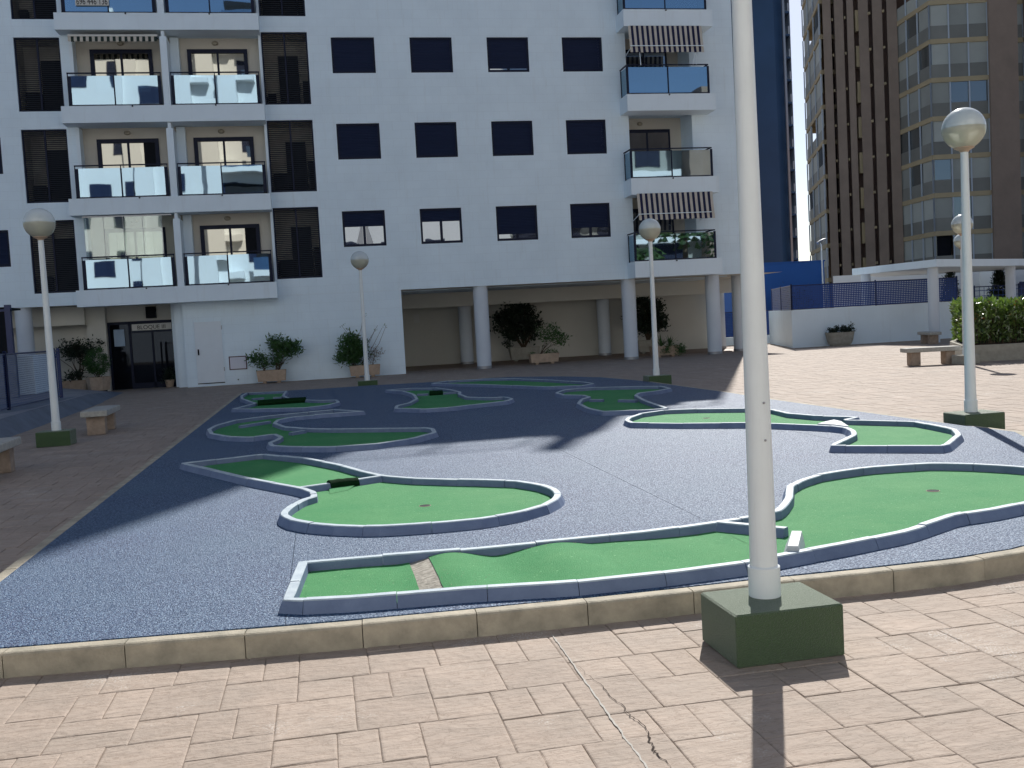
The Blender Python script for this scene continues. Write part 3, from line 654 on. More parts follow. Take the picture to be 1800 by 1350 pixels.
lamp(7.56, 21.95, 0, 'white globe lamp on a turf clad box in front of the striped balcony awning', H=3.6)
lamp(7.77, 10.90, 0, 'white globe lamp on a turf clad box at the right edge of the blue surface', H=3.68)
lamp(15.68, 22.15, .1, 'white globe lamp on a bare concrete block beside the sunlit bench', base='block', H=3.45, bx=.46, by=.46, bh=.24)
lamp(21.9, 31.0, .1, 'farther globe lamp whose pole hides behind the one beside the sunlit bench', base='block', H=3.6, bx=.46, by=.46, bh=.24)

# ------------------------------------------------------------------ benches
BG = 'concrete benches'
def bench(x, y, rz, label, L_=1.35, W=.5, H=.45):
    t = thing('bench', (0, 0, 0), label, 'bench', BG, 0)
    MB().box(-L_ / 2, L_ / 2, -W / 2, W / 2, H - .11, H, .012).build('seat', M['bench'], t)
    for s in (-1, 1): MB().box(s * (L_ / 2 - .25) - .11, s * (L_ / 2 - .25) + .11, -W / 2 + .07, W / 2 - .07, 0, H - .11, .01).build('leg', M['benchleg'], t)
    t.location = (x, y, 0); t.rotation_euler = (0, 0, rz); return t
bench(-4.17, 19.95, math.radians(92), 'concrete bench behind the turf clad lamp base on the left, in shade', 1.5, .46)
bench(-4.34, 13.95, math.radians(92), 'concrete bench cut off by the left edge of the picture', 1.5, .46)
bench(15.12, 22.75, math.radians(-13), 'sunlit concrete bench in the open plaza, left of the concrete lamp block', 1.35, .5)
bench(22.3, 33.6, math.radians(75), 'small far concrete bench at the foot of the pergola column', 1.3, .45)

# ------------------------------------------------------------------ apartment building
bld = thing('apartment_building', (0, 36, 0), 'long white apartment building with navy windows, glass balconies and a columned porch', 'building')
FY = 36.0
def wall_holes(name, x0, x1, z0, z1, y, holes, depth, mt, parent, skip_top=False):
    """wall sheet facing the plaza, with real openings that have reveals of the given depth"""
    xs_ = sorted({x0, x1, *[h[0] for h in holes], *[h[1] for h in holes]}); zs_ = sorted({z0, z1, *[h[2] for h in holes], *[h[3] for h in holes]})
    m = MB()
    for i in range(len(xs_) - 1):
        for k in range(len(zs_) - 1):
            cx, cz = (xs_[i] + xs_[i + 1]) / 2, (zs_[k] + zs_[k + 1]) / 2
            if any(h[0] < cx < h[1] and h[2] < cz < h[3] for h in holes): continue
            m.quad((xs_[i], y, zs_[k]), (xs_[i + 1], y, zs_[k]), (xs_[i + 1], y, zs_[k + 1]), (xs_[i], y, zs_[k + 1]))
    for a, b_, c, d, *r in holes:
        e = y + (r[0] if r else depth)
        m.quad((a, y, c), (a, y, d), (a, e, d), (a, e, c)); m.quad((b_, y, d), (b_, y, c), (b_, e, c), (b_, e, d))
        m.quad((a, y, c), (a, e, c), (b_, e, c), (b_, y, c)); m.quad((a, y, d), (b_, y, d), (b_, e, d), (a, e, d))
    return m.build(name, mt, parent)
ST = 3.02
WINX = [(1.03, 2.54), (3.79, 5.30), (6.57, 8.10), (9.36, 10.88)]
WZ = [(4.63, 5.89), (7.70, 8.95), (10.70, 11.94)]
LOUX = [(-9.33, -7.90), (-1.35, .22)]
LBAY = [(-7.52, -4.52), (-4.28, -1.45)]
RBAY = (11.77, 14.25)
holes = []; wins = []; lou = []; bays = []; rbays = []
for s in range(9):
    dz = ST * s
    wz = WZ[s] if s < 3 else (WZ[2][0] + ST * (s - 2), WZ[2][1] + ST * (s - 2))
    for a, b_ in WINX:
        if s > 5 and b_ > 20: continue
        wins.append((a, b_, *wz, s))
    wins.append((-11.5, -9.98, wz[0] - .22, wz[1] - .26, s)); wins.append((-14.2, -12.7, wz[0] - .22, wz[1] - .26, s)); wins.append((-17.0, -15.5, wz[0] - .22, wz[1] - .26, s))
    lou.append((LOUX[0][0], LOUX[0][1], 3.47 + ST * s, 5.90 + ST * s, s)); lou.append((LOUX[1][0], LOUX[1][1], 3.60 + ST * s, 6.08 + ST * s, s))
    bays.append((-7.62, -1.36, 3.45 + ST * s, 6.00 + ST * s, .5))
    rbays.append((RBAY[0], RBAY[1], 3.62 + ST * s, 6.18 + ST * s, 1.2))
TALL, LOW1, LOW2 = 30.6, 22.45, 19.2
holesA = [w[:4] for w in wins if w[1] < 11.1] + [l_[:4] + (.12,) for l_ in lou] + [b_ for b_ in bays]
wall_holes('wall', -20, 11.1, 3.03, TALL, FY, [h for h in holesA if h[3] < TALL], .10, M['wall'], bld)
wall_holes('wall', 11.1, 14.45, 3.03, LOW1, FY, [h for h in rbays if h[3] < LOW1], 1.2, M['wall'], bld)
MB().quad((14.45, FY, 3.03), (16, FY, 3.03), (16, FY, LOW2), (14.45, FY, LOW2)).build('wall', M['wall'], bld)
m = MB()   # the body behind the street wall, solid except where the loggias and openings are
def solid(m, x0, x1, z1, y0=37.3): m.box(x0, x1, y0, 48, 3.0, z1)
solid(m, -20, 11.095, TALL - .004, 37.35); solid(m, 11.1, 14.445, LOW1 - .004, 37.35); solid(m, 14.45, 16, LOW2 - .004, 37.35)
m.box(16.0, 17.7, 41.2, 48, 3.0, LOW2 - .2)
m.quad((16, FY, 3.03), (16, 37.35, 3.03), (16, 37.35, LOW2), (16, FY, LOW2)); m.quad((11.1, FY, LOW1), (11.1, 37.35, LOW1), (11.1, 37.35, TALL), (11.1, FY, TALL)); m.quad((14.45, FY, LOW2), (14.45, 37.35, LOW2), (14.45, 37.35, LOW1), (14.45, FY, LOW1))
m.quad((-20, FY, TALL), (11.1, FY, TALL), (11.1, 37.35, TALL), (-20, 37.35, TALL)); m.quad((11.1, FY, LOW1), (14.45, FY, LOW1), (14.45, 37.35, LOW1), (11.1, 37.35, LOW1)); m.quad((14.45, FY, LOW2), (16, FY, LOW2), (16, 37.35, LOW2), (14.45, 37.35, LOW2))
m.quad((-20, FY, 3.03), (-20, FY, TALL), (-20, 37.35, TALL), (-20, 37.35, 3.03))
m.build('body', M['wall'], bld)
m = MB(); m.box(14.08, 14.38, 36.2, 36.5, LOW1, 24.1); m.box(13.95, 14.44, 36.15, 36.6, LOW1 + .002, 23.0); m.build('chimney', M['wall'], bld)
def roof_rail(x0, x1, z):
    m = MB(); m.box(x0, x1, 36.02, 36.06, z + .86, z + .91); m.box(x0, x1, 36.02, 36.06, z + .43, z + .46); r_ = m.build('roof_railing', M['frame'], bld)
    n = max(1, int((x1 - x0) / .9))
    for k in range(n + 1): x = x0 + (x1 - x0) * k / n; MB().box(x - .03, x + .03, 36.01, 36.07, z, z + .86).build('railing_post', M['frame'], r_)
roof_rail(11.15, 13.6, LOW1 + .01); roof_rail(14.5, 15.95, LOW2 + .01)
m = MB(); m.quad((-20, FY, 3.03), (-20, 46, 3.03), (17.7, 46, 3.03), (17.7, FY, 3.03)); m.v = [(x, y, z - .002 if y > 36 else z) for x, y, z in m.v]
m.build('porch_ceiling', M['porchwall'], bld)
# windows
def window(x0, x1, z0, z1, drop, curtain=0):
    """drop: how far the roller slats come down, 1 = closed"""
    y = FY + .06; f = .075; m = MB()
    m.box(x0 + .003, x0 + f, y - .02, y + .06, z0 + .003, z1 - .003); m.box(x1 - f, x1 - .003, y - .02, y + .06, z0 + .003, z1 - .003)
    m.box(x0 + f, x1 - f, y - .02, y + .06, z1 - .07, z1 - .003); m.box(x0 + f, x1 - f, y - .02, y + .06, z0 + .003, z0 + .09)
    zb = z1 - .07 - (z1 - z0 - .16) * drop; xm = (x0 + x1) / 2
    if drop < .97: m.box(xm - .045, xm + .045, y - .005, y + .05, z0 + .09, zb)
    w = m.build('window', M['frame'], bld, origin=(x0, FY, z0))
    s = MB(); n = max(3, int((z1 - .07 - zb) / .055)); h = (z1 - .07 - zb) / n
    for k in range(n):
        za = zb + k * h
        s.add([(x0 + f, y + .022, za), (x1 - f, y + .022, za), (x1 - f, y + .010, za + h * .5), (x0 + f, y + .010, za + h * .5), (x1 - f, y + .022, za + h * .92), (x0 + f, y + .022, za + h * .92)], [(0, 1, 2, 3), (3, 2, 4, 5)])
        s.quad((x0 + f, y + .024, za + h * .9), (x1 - f, y + .024, za + h * .9), (x1 - f, y + .024, za + h), (x0 + f, y + .024, za + h))
    s.build('shutter', M['shutter'], w)
    if drop < .97:
        for a, b_ in ((x0 + f, xm - .045), (xm + .045, x1 - f)):
            MB().quad((a, y + .03, z0 + .09), (b_, y + .03, z0 + .09), (b_, y + .03, zb), (a, y + .03, zb)).build('pane', M['winglass'], w)
        if curtain:
            for sg in (-1, 1):
                c = MB(); xa = xm + sg * .06; zt = zb; zl = z0 + .1
                c.add([(xa, y + .026, zl), (xa + sg * .24, y + .026, zl), (xa + sg * .05 * (1 if sg < 0 else 1) + sg * .02, y + .026, zt), (xa, y + .026, zt)], [(0, 1, 2, 3) if sg > 0 else (1, 0, 3, 2)])
                c.build('curtain', M['curtain'], w)
    return w
wr = random.Random(3)
for x0, x1, z0, z1, s in wins:
    if s == 0 and abs(x0 - 1.03) < .01: window(x0, x1, z0, z1, .44, 1)
    elif s == 0 and abs(x0 - 3.79) < .01: window(x0, x1, z0, z1, .36)
    elif s == 0 and abs(x0 - 6.57) < .01: window(x0, x1, z0, z1, .86)
    elif s == 0 and abs(x0 - 9.36) < .01: window(x0, x1, z0, z1, .74)
    elif s == 2 and abs(x0 - 6.57) < .01: window(x0, x1, z0, z1, .95)
    else: window(x0, x1, z0, z1, 1)
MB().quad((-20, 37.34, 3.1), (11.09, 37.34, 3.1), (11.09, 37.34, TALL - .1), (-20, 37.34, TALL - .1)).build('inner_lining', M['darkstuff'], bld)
# laundry openings with louvres
for i, (x0, x1, z0, z1, s) in enumerate(lou):
    if s > 3: pass
    y = FY + .1; m = MB(); f = .05; xm = x0 + (x1 - x0) * .5
    m.box(x0, x0 + f, y - .03, y + .03, z0, z1); m.box(x1 - f, x1, y - .03, y + .03, z0, z1); m.box(x0 + f, x1 - f, y - .03, y + .03, z1 - f, z1); m.box(x0 + f, x1 - f, y - .03, y + .03, z0, z0 + f); m.box(xm - .03, xm + .03, y - .03, y + .03, z0 + f, z1 - f)
    w = m.build('laundry_screen', M['frame'], bld, origin=(x0, FY, z0))
    sl_ = MB(); n = 36
    for k in range(n):
        za = z0 + f + (z1 - z0 - 2 * f) * k / n
        for a, b_ in ((x0 + f, xm - .03), (xm + .03, x1 - f)): sl_.quad((a, y - .012, za), (b_, y - .012, za), (b_, y + .02, za + .036), (a, y + .02, za + .036))
    sl_.build('louvre_slats', M['louvre'], w, kind='stuff')
    m = MB(); m.box(x0 + .004, x1 - .004, 37.0, 37.05, z0 + .004, z1 - .004); m.box(x0 + .004, x0 + .03, 36.15, 37, z0 + .004, z1 - .004); m.box(x1 - .03, x1 - .004, 36.15, 37, z0 + .004, z1 - .004); m.box(x0 + .03, x1 - .03, 36.15, 37, z0 + .004, z0 + .03); m.box(x0 + .03, x1 - .03, 36.15, 37, z1 - .03, z1 - .004)
    m.build('laundry_room', M['dim'], w)
    m = MB(); q = wr.random() * .4; m.box(x0 + .5 + q * .3, x0 + 1.2 + q * .3, 36.9, 36.95, z0 + .04, z0 + 1.9)
    m.box(x0 + .1, x0 + .35 + q, 36.6, 36.9, z0, z0 + .5 + q); m.box(x1 - .25, x1 - .05, 36.5, 36.9, z0 + .04, z0 + .9 + q); m.build('laundry_clutter', M['darkstuff'], w)
# balconies on the left
BX0, BX1, BY = -7.86, -1.36, 35.3
def post(m, x, y, z0, z1, r=.028): m.box(x - r, x + r, y - .02, y + .02, z0, z1)
gr_ = random.Random(8)
def balcony_left(s):
    z0, z1 = 2.93 + ST * s, 3.48 + ST * s
    sl = MB(); sl.box(BX0, BX1, BY, 36.0 - .003, z0, z1); sl.box(BX0 + .25, BX1 - .01, 36.0, 36.5, z1 - .05, z1 - .004)
    b = sl.build('balcony', M['stucco'], bld, origin=(BX0, BY, z0))
    for cx in (-5.62, -2.95): MB().box(cx - .02, cx + .02, BY - .05, BY - .001, z0 + .5, z0 + .54).build('drain_spout', M['dark'], b)
    for bay, (a, c) in enumerate(((-7.62, -4.66), (-4.36, -1.46))):
        r = MB(); post(r, a + .06, BY + .08, z1, z1 + .98, .055); post(r, c - .06, BY + .08, z1, z1 + .98, .055); post(r, (a + c) / 2 - .02, BY + .08, z1, z1 + .98, .022)
        r.box(a, c, BY + .06, BY + .1, z1 + 1.06, z1 + 1.10); r.box(a, c, BY + .06, BY + .1, z1 + .012, z1 + .05)
        for x in (a + .02, c - .02, (a + c) / 2 - .02): r.box(x - .015, x + .015, BY + .07, BY + .09, z1 + .98, z1 + 1.06)
        r.build('railing', M['frame'], b)
        for xa, xb in ((a + .115, (a + c) / 2 - .042), ((a + c) / 2 + .002, c - .115)):
            GO = ((xa + xb) / 2, BY + .08, z1 + .5); o_ = MB().box(xa, xb, BY + .072, BY + .084, z1 + .05, z1 + .99).build('glass_panel', M['balglass'], b, origin=GO); o_.rotation_euler = (gr_.uniform(-.014, .014), gr_.uniform(-.01, .01), gr_.uniform(-.022, .022))
    return b
def bay_door(xa, xb, z0, z1, y, leaf_open=False):
    m = MB(); f = .13
    m.box(xa, xa + f, y - .06, y + .02, z0, z1); m.box(xb - f, xb, y - .06, y + .02, z0, z1); m.box(xa + f, xb - f, y - .06, y + .02, z1 - f, z1)
    xm = (xa + xb) / 2; m.box(xm - .035, xm + .035, y - .04, y + .02, z0, z1 - f)
    d = m.build('balcony_door', M['frame'], bld, origin=(xa, y, z0))
    MB().quad((xa + f, y, z0), (xm - .035, y, z0), (xm - .035, y, z1 - f), (xa + f, y, z1 - f)).build('pane', M['doorglass'], d)
    xr = xb - f - (.38 if leaf_open else 0)
    MB().quad((xm + .035, y, z0), (xr, y, z0), (xr, y, z1 - f), (xm + .035, y, z1 - f)).build('pane', M['doorglass'], d)
    if leaf_open: MB().quad((xr, y, z0), (xb - f, y, z0), (xb - f, y, z1 - f), (xr, y, z1 - f)).build('open_gap', M['dark'], d)
    return d
for s in range(9):
    balcony_left(s); zf = 3.45 + ST * s
    m = MB(); m.box(-7.62, -1.36, 36.5, 36.55, zf - .02, zf + 2.62); m.build('loggia_wall', M['cream'], bld, origin=(-7.6, 36.5, zf))
    m = MB(); m.box(-7.62, -7.50, 35.98, 36.5, zf + .03, zf + 2.5); m.box(-1.44, -1.362, 35.98, 36.5, zf + .03, zf + 2.5); split_loose(m.build('side_fin', M['stucco'], bld, origin=(-7.6, 36, zf)))
    m = MB(); m.box(-4.62, -4.40, 35.36, 36.2, zf + .035, zf + 2.30); m.box(-4.56, -4.46, 35.36, 36.2, zf + 2.30, zf + 2.48); m.box(-4.40, -4.12, 36.2, 36.5, zf + .03, zf + 2.5); m.build('partition_fin', M['stucco'], bld, origin=(-4.5, 36, zf))
    m = MB(); m.box(-7.61, -1.37, 36.001, 36.49, zf + 2.551, zf + 2.6); m.build('loggia_ceiling', M['cream'], bld, origin=(-4.5, 36, zf + 2.5))
    for xa in (-7.06, -3.88): bay_door(xa, xa + 2.02, zf + .03, zf + 2.15 if s < 1 else zf + 2.17, 36.49, leaf_open=(s == 0 and xa > -5) or (s == 1 and xa < -5))
    for xa in (-6.05, -2.93): q = MB(); q.lathe([(.11, 0), (.115, .03), (.08, .07), (.02, .08)], 14); q.v = [(xa + a, 36.5 - c, zf + 2.38 + b_ * .7) for a, b_, c in q.v]; q.build('wall_light', M['lampglass'], bld, origin=(xa, 36.5, zf + 2.38))
# folding glass wall on the lowest left bay
fg = MB(); fg.box(-7.5, -4.66, 35.40, 35.44, 5.88, 5.92); w = fg.build('folding_glass_rail', M['grey'], bld, origin=(-7.5, 35.4, 5.9))
for k in range(4): xa = -7.46 + k * .62; MB().box(xa, xa + .61, 35.415, 35.423, 4.52, 5.88).build('glass_leaf', M['clearglass'], w)
for k in range(4): MB().box(-6.86 + k * .62 + .005, -6.86 + k * .62 + .018, 35.41, 35.43, 4.52, 5.88).build('leaf_edge', M['grey'], w)
# right column of balconies
def balcony_right(s):
    z0, z1 = 3.02 + ST * s, 3.62 + ST * s
    if s == 0: z0 = 3.03
    b = MB().box(11.46, 14.86, 35.1, 35.997, z0, z1).build('balcony', M['stucco'], bld, origin=(11.46, 35.1, z0))
    MB().box(13.05, 13.09, 35.05, 35.099, z0 + .54, z0 + .58).build('drain_spout', M['dark'], b)
    a, c, y = 11.52, 14.62, 35.16; r = MB()
    for x in (a, c, (a + c) / 2): post(r, x, y, z1, z1 + 1.0, .04 if x != (a + c) / 2 else .02)
    post(r, a, 35.9, z1, z1 + 1.0, .02); post(r, c, 35.9, z1, z1 + 1.0, .02)
    r.box(a - .02, c + .02, y - .02, y + .02, z1 + 1.03, z1 + 1.07); r.box(a - .02, a + .02, y + .02, 35.98, z1 + 1.03, z1 + 1.07); r.box(c - .02, c + .02, y + .02, 35.98, z1 + 1.03, z1 + 1.07)
    r.box(a + .04, c - .04, y - .015, y + .015, z1 + .005, z1 + .045); r.build('railing', M['frame'], b)
    GO = ((a * 3 + c) / 4, y, z1 + .5); o_ = MB().box(a + .045, (a + c) / 2 - .025, y - .006, y + .006, z1 + .05, z1 + .97).build('glass_panel', M['balglass'], b, origin=GO)
    o_.rotation_euler = (gr_.uniform(-.006, .006), 0, gr_.uniform(-.012, .012)); GO = ((a + 3 * c) / 4, y, z1 + .5); o_ = MB().box((a + c) / 2 + .025, c - .045, y - .006, y + .006, z1 + .05, z1 + .97).build('glass_panel', M['balglass'], b, origin=GO)
    o_.rotation_euler = (gr_.uniform(-.006, .006), 0, gr_.uniform(-.012, .012))
    for x in (a, c): GO = (x, 35.5, z1 + .5); MB().box(x - .006, x + .006, y + .03, 35.88, z1 + .05, z1 + .97).build('glass_panel', M['balglass'], b, origin=GO)
def awning_cloth(m, x0, x1, y0, z0, y1, z1, val, n, vz=None):
    """striped cloth from (y0,z0) down to (y1,z1), with a scalloped valance"""
    w = (x1 - x0) / n
    for k in range(n):
        a, b_ = x0 + k * w, x0 + (k + 1) * w; m.mi = k % 2
        ym, zm = y0 + (y1 - y0) * .5, z0 + (z1 - z0) * .5 - .02
        m.quad((a, y1, z1), (b_, y1, z1), (b_, ym, zm), (a, ym, zm)); m.quad((a, ym, zm), (b_, ym, zm), (b_, y0, z0), (a, y0, z0))
        d = [.5, 1, .55][k % 3] * .05; c_ = (a + b_) / 2; dd = [.55, 1, .5][k % 3] * .05; jy = math.sin(k * 1.7) * .015
        m.add([(a, y1 - .01, z1), (a + .0, y1 - .03 + jy, z1 - val + .04 - d), (c_, y1 - .03, z1 - val - .0), (b_, y1 - .03 + jy, z1 - val + .04 - dd), (b_, y1 - .01, z1)], [(0, 1, 2, 3, 4)])
for s in range(6):
    balcony_right(s); zf = 3.62 + ST * s
    if s >= 6: continue
    m = MB(); m.box(11.77, 14.25, 37.2, 37.25, zf - .05, zf + 2.6); m.build('loggia_wall', M['cream'], bld, origin=(12, 37.2, zf))
    m = MB(); m.box(11.9, 13.78, 37.12, 37.2, zf, zf + 2.13); d = m.build('balcony_door', M['frame'], bld, origin=(11.9, 37.1, zf))
    MB().quad((11.98, 37.115, zf), (12.8, 37.115, zf), (12.8, 37.115, zf + 2.0), (11.98, 37.115, zf + 2.0)).build('pane', M['winglass'], d); MB().quad((12.88, 37.115, zf), (13.7, 37.115, zf), (13.7, 37.115, zf + 2.0), (12.88, 37.115, zf + 2.0)).build('pane', M['winglass'], d)
    q = MB(); q.lathe([(.11, 0), (.115, .03), (.08, .07), (.02, .08)], 14); q.v = [(12.6 + a, 37.2 - c, zf + 2.36 + b_ * .7) for a, b_, c in q.v]; q.build('wall_light', M['lampglass'], bld, origin=(12.6, 37.2, zf + 2.36))
    if s in (0, 2):
        zt = 6.07 if s == 0 else 12.08
        m = MB(); awning_cloth(m, 11.60 if s else 11.64, 14.40 if s else 14.56, 35.06, zt + .0, 34.93, zt - .82, .17, 29)
        w = m.build('awning', [M['cream_cloth'], M['navy_cloth']], bld, origin=(11.6, 35.5, zt))
        a = MB(); 
        for x in (11.66, 14.36): a.tube([(x, 35.85, zt - .95), (x, 34.9, zt - .76)], .015)
        a.box(11.6, 14.42, 34.86, 34.89, zt - .775, zt - .75); a.build('awning_arm', M['stucco'], w)
        if s == 2:
            a = MB(); a.tube([(11.95, 34.95, zt - .8), (12.0, 35.0, zt - 1.42)], .014); a.tube([(14.1, 34.95, zt - .8), (14.0, 35.0, zt - 1.4)], .014); a.tube([(14.1, 34.95, zt - .8), (14.12, 35.0, zt - 1.4)], .014); split_loose(a.build('awning_crank', M['stucco'], w))
m = MB(); m.mi = 0; n = 29
awning_cloth(m, -7.50, -4.70, 35.9, 11.84, 35.42, 11.80, .17, 30)
w = m.build('awning', [M['cream_cloth'], M['green_cloth']], bld, origin=(-7.5, 35.6, 11.8)); MB().box(-7.5, -4.68, 35.39, 35.43, 11.80, 11.86).build('awning_bar', M['signwhite'], w)
# ground floor: solid white part, left entrance recess, porch on the right
m = MB(); m.box(-4.62, 2.95, FY + .0, 42.4, -.02, 3.028); m.v = [(x, y, z) for x, y, z in m.v]; m.build('ground_floor_block', M['wall'], bld)
m = MB(); m.box(-5.12, -4.621, 36.9, 37.8, -.02, 3.02); m.box(-4.95, -4.621, 36.35, 36.9, -.02, 3.02); m.build('entrance_pilaster', M['stucco'], bld)
m = MB(); m.box(-20, -7.42, 37.8, 37.9, -.02, 3.02); m.box(-7.42, -5.12, 37.75, 37.9, 2.42, 3.02); m.box(-8.05, -7.42, 37.35, 37.8, -.02, 3.02); m.build('entrance_wall', M['porchwall'], bld)
MB().box(-20, -8.05, 37.1, 37.5, 2.38, 3.02).build('porch_beam', M['porchwall'], bld)
def column(x, y, r=.27):
    c = MB().lathe([(r, .1), (r, 3.03)], 32, x, y, 0, cap=False).build('column', M['column'], bld, smooth=True, origin=(x, y, 0))
    MB().lathe([(r + .015, 0), (r + .015, .1)], 32, x, y, 0).build('column_foot', M['grey'], c, smooth=True, origin=(x, y, 0))
for x, y in ((-9.82, 36.35), (5.88, 36.32), (11.55, 36.32), (14.92, 36.32), (6.0, 41.45), (12.05, 41.6), (17.25, 41.4), (16.55, 37.6), (-13.9, 36.35)): column(x, y)
m = MB(); m.box(2.95, 17.62, 42.4, 42.5, -.02, 3.025); m.build('porch_back_wall', M['porchwall'], bld)
MB().box(2.95, 17.62, 40.7, 41.05, 2.42, 3.025).build('porch_beam', M['porchwall'], bld)
MB().box(2.96, 17.0, 38.2, 42.39, .002, .008).build('porch_floor', M['porchfloor'], bld)
# entrance door and its lettering
m = MB(); m.box(-7.42, -5.12, 37.62, 37.70, 2.32, 2.42); m.box(-7.42, -7.34, 37.62, 37.70, 0, 2.32); m.box(-5.2, -5.12, 37.62, 37.70, 0, 2.32); m.box(-6.72, -6.64, 37.62, 37.70, 0, 2.32); m.box(-5.95, -5.89, 37.62, 37.70, 0, 2.0); m.box(-6.64, -5.2, 37.62, 37.70, 2.0, 2.06); m.box(-6.64, -5.2, 37.62, 37.7, 0, .2)
dr = m.build('entrance_door', M['frame'], bld, origin=(-6.3, 37.66, 0))
for a, b_, c, d in ((-7.34, -6.72, 0, 2.32), (-6.64, -5.2, 2.06, 2.32), (-6.64, -5.95, .2, 2.0), (-5.89, -5.2, .2, 2.0)): MB().quad((a, 37.67, c), (b_, 37.67, c), (b_, 37.67, d), (a, 37.67, d)).build('pane', M['entryglass'], dr)
def text(s, x, y, z, size, mt, parent, name='lettering', align='LEFT', rz=0, ext=.004):
    cu = bpy.data.curves.new(name, 'FONT'); cu.body = s; cu.size = size; cu.extrude = ext; cu.align_x = align
    to = bpy.data.objects.new(name, cu); C.objects.link(to); dg = bpy.context.evaluated_depsgraph_get(); me = bpy.data.meshes.new_from_object(to.evaluated_get(dg))
    bpy.data.objects.remove(to); o = bpy.data.objects.new(name, me); C.objects.link(o); me.materials.clear(); me.materials.append(mt)
    off = Vector((0, 0, 0)); p = parent
    while p is not None: off += p.location; p = p.parent
    o.location = Vector((x, y, z)) - off; o.rotation_euler = (math.pi / 2, 0, rz); o.parent = parent; return o
MB().box(-6.60, -5.24, 37.655, 37.665, 2.08, 2.31).build('transom_sign', M['signwhite'], dr)
text('BLOQUE III', -5.93, 37.65, 2.12, .2, M['ink'], dr, align='CENTER')
MB().box(-6.08, -5.74, 37.58, 37.749, 2.5, 2.92).build('dark_vent_box', M['dark'], bld)
MB().box(-7.22, -6.86, 37.60, 37.615, 1.55, 2.15).build('notice_sheet', mat('pale_blue_notice', (.30, .40, .52), .8), dr)
# service door, meter hatch
m = MB(); m.box(-4.27, -3.36, FY - .012, FY - .001, .12, 2.24); d = m.build('service_door', M['door'], bld, origin=(-4.27, FY, .1))
m = MB(); 
for a, b_, c, e_ in ((-4.30, -4.275, .1, 2.27), (-3.355, -3.33, .1, 2.27), (-4.30, -3.33, 2.245, 2.27)): m.box(a, b_, FY - .016, FY - .001, c, e_)
m.build('door_edge', M['wall'], d); MB().box(-4.2, -4.155, FY - .06, FY - .012, 1.1, 1.3).build('handle', M['dark'], d); MB().box(-4.27, -3.36, FY - .02, FY - .001, .09, .118).build('threshold', M['dark'], d)
for z in (.5, 1.95): MB().box(-3.365, -3.34, FY - .03, FY - .012, z, z + .14).build('hinge', M['grey'], d)
m = MB(); m.box(-3.18, -2.58, FY - .02, FY - .001, .96, .99); m.box(-3.18, -2.58, FY - .02, FY - .001, .52, .55); m.box(-3.18, -3.15, FY - .02, FY - .001, .55, .96); m.box(-2.61, -2.58, FY - .02, FY - .001, .55, .96)
d = m.build('meter_hatch', M['redbrown'], bld, origin=(-3.18, FY, .5)); MB().quad((-3.15, FY - .008, .55), (-2.61, FY - .008, .55), (-2.61, FY - .008, .96), (-3.15, FY - .008, .96)).build('hatch_plate', M['meter'], d)
MB().box(-2.93, -2.89, FY - .02, FY - .001, .15, .19).build('drain_hole', M['dark'], bld)
MB().tube([(1.5, FY - .03, 3.9), (1.53, FY - .03, 2.4), (1.48, FY - .03, 1.9), (1.40, FY - .05, 1.3)], .009, seg=5).build('wall_cable', M['grey'], bld)
MB().box(3.94, 4.18, 42.38, 42.398, 1.85, 2.2).build('notice', M['signwhite'], bld)
# telephone sign on the top left balcony
sg = MB().box(-7.16, -6.12, 35.30, 35.325, 12.77, 13.12).build('phone_sign', M['signwhite'], origin=(-6.6, 35.3, 12.9))
tag(sg, 'white sign with a telephone number on the topmost left blue glass balcony', 'sign')
tx = text('696 446 136', -6.64, 35.296, 12.80, .30, M['ink'], sg, align='CENTER'); tx.scale = (.96 / max(tx.dimensions.x, .1), 1, 1)
# ------------------------------------------------------------------ left terrace and its railing
m = MB(); poly = [(-30, 12), (-5.72, 12), (-5.85, 19.5), (-5.95, 24), (-6.2, 30), (-6.55, 35.3), (-8.0, 36.0), (-30, 36.0)]
hs = [.30, .30, .30, .30, .26, .05, .05, .3]; n = len(poly)
ter = thing('terrace', (-8, 28, 0), None, None); ter['kind'] = 'structure'
m.add([(x, y, -.01) for x, y in poly] + [(x - (.35 if 0 < i < 6 else 0), y, h) for i, ((x, y), h) in enumerate(zip(poly, hs))], [(n + 0, n + 1, n + 2, n + 3, n + 7), (n + 3, n + 4, n + 7), (n + 4, n + 5, n + 6, n + 7)] + [(i, (i + 1) % n, n + (i + 1) % n, n + i) for i in range(n)])
m.build('sloping_edge', M['step'], ter)
m = MB(); m.add([(-9, 12, .304), (-6.08, 12, .304), (-6.22, 19.5, .304), (-6.32, 24, .304), (-6.56, 30, .264), (-6.92, 35.2, .058), (-8.0, 35.8, .058), (-9, 35.8, .3)], [(0, 1, 2, 3), (0, 3, 4, 7), (7, 4, 5, 6)]); m.build('terrace_top', M['steptop'], ter)
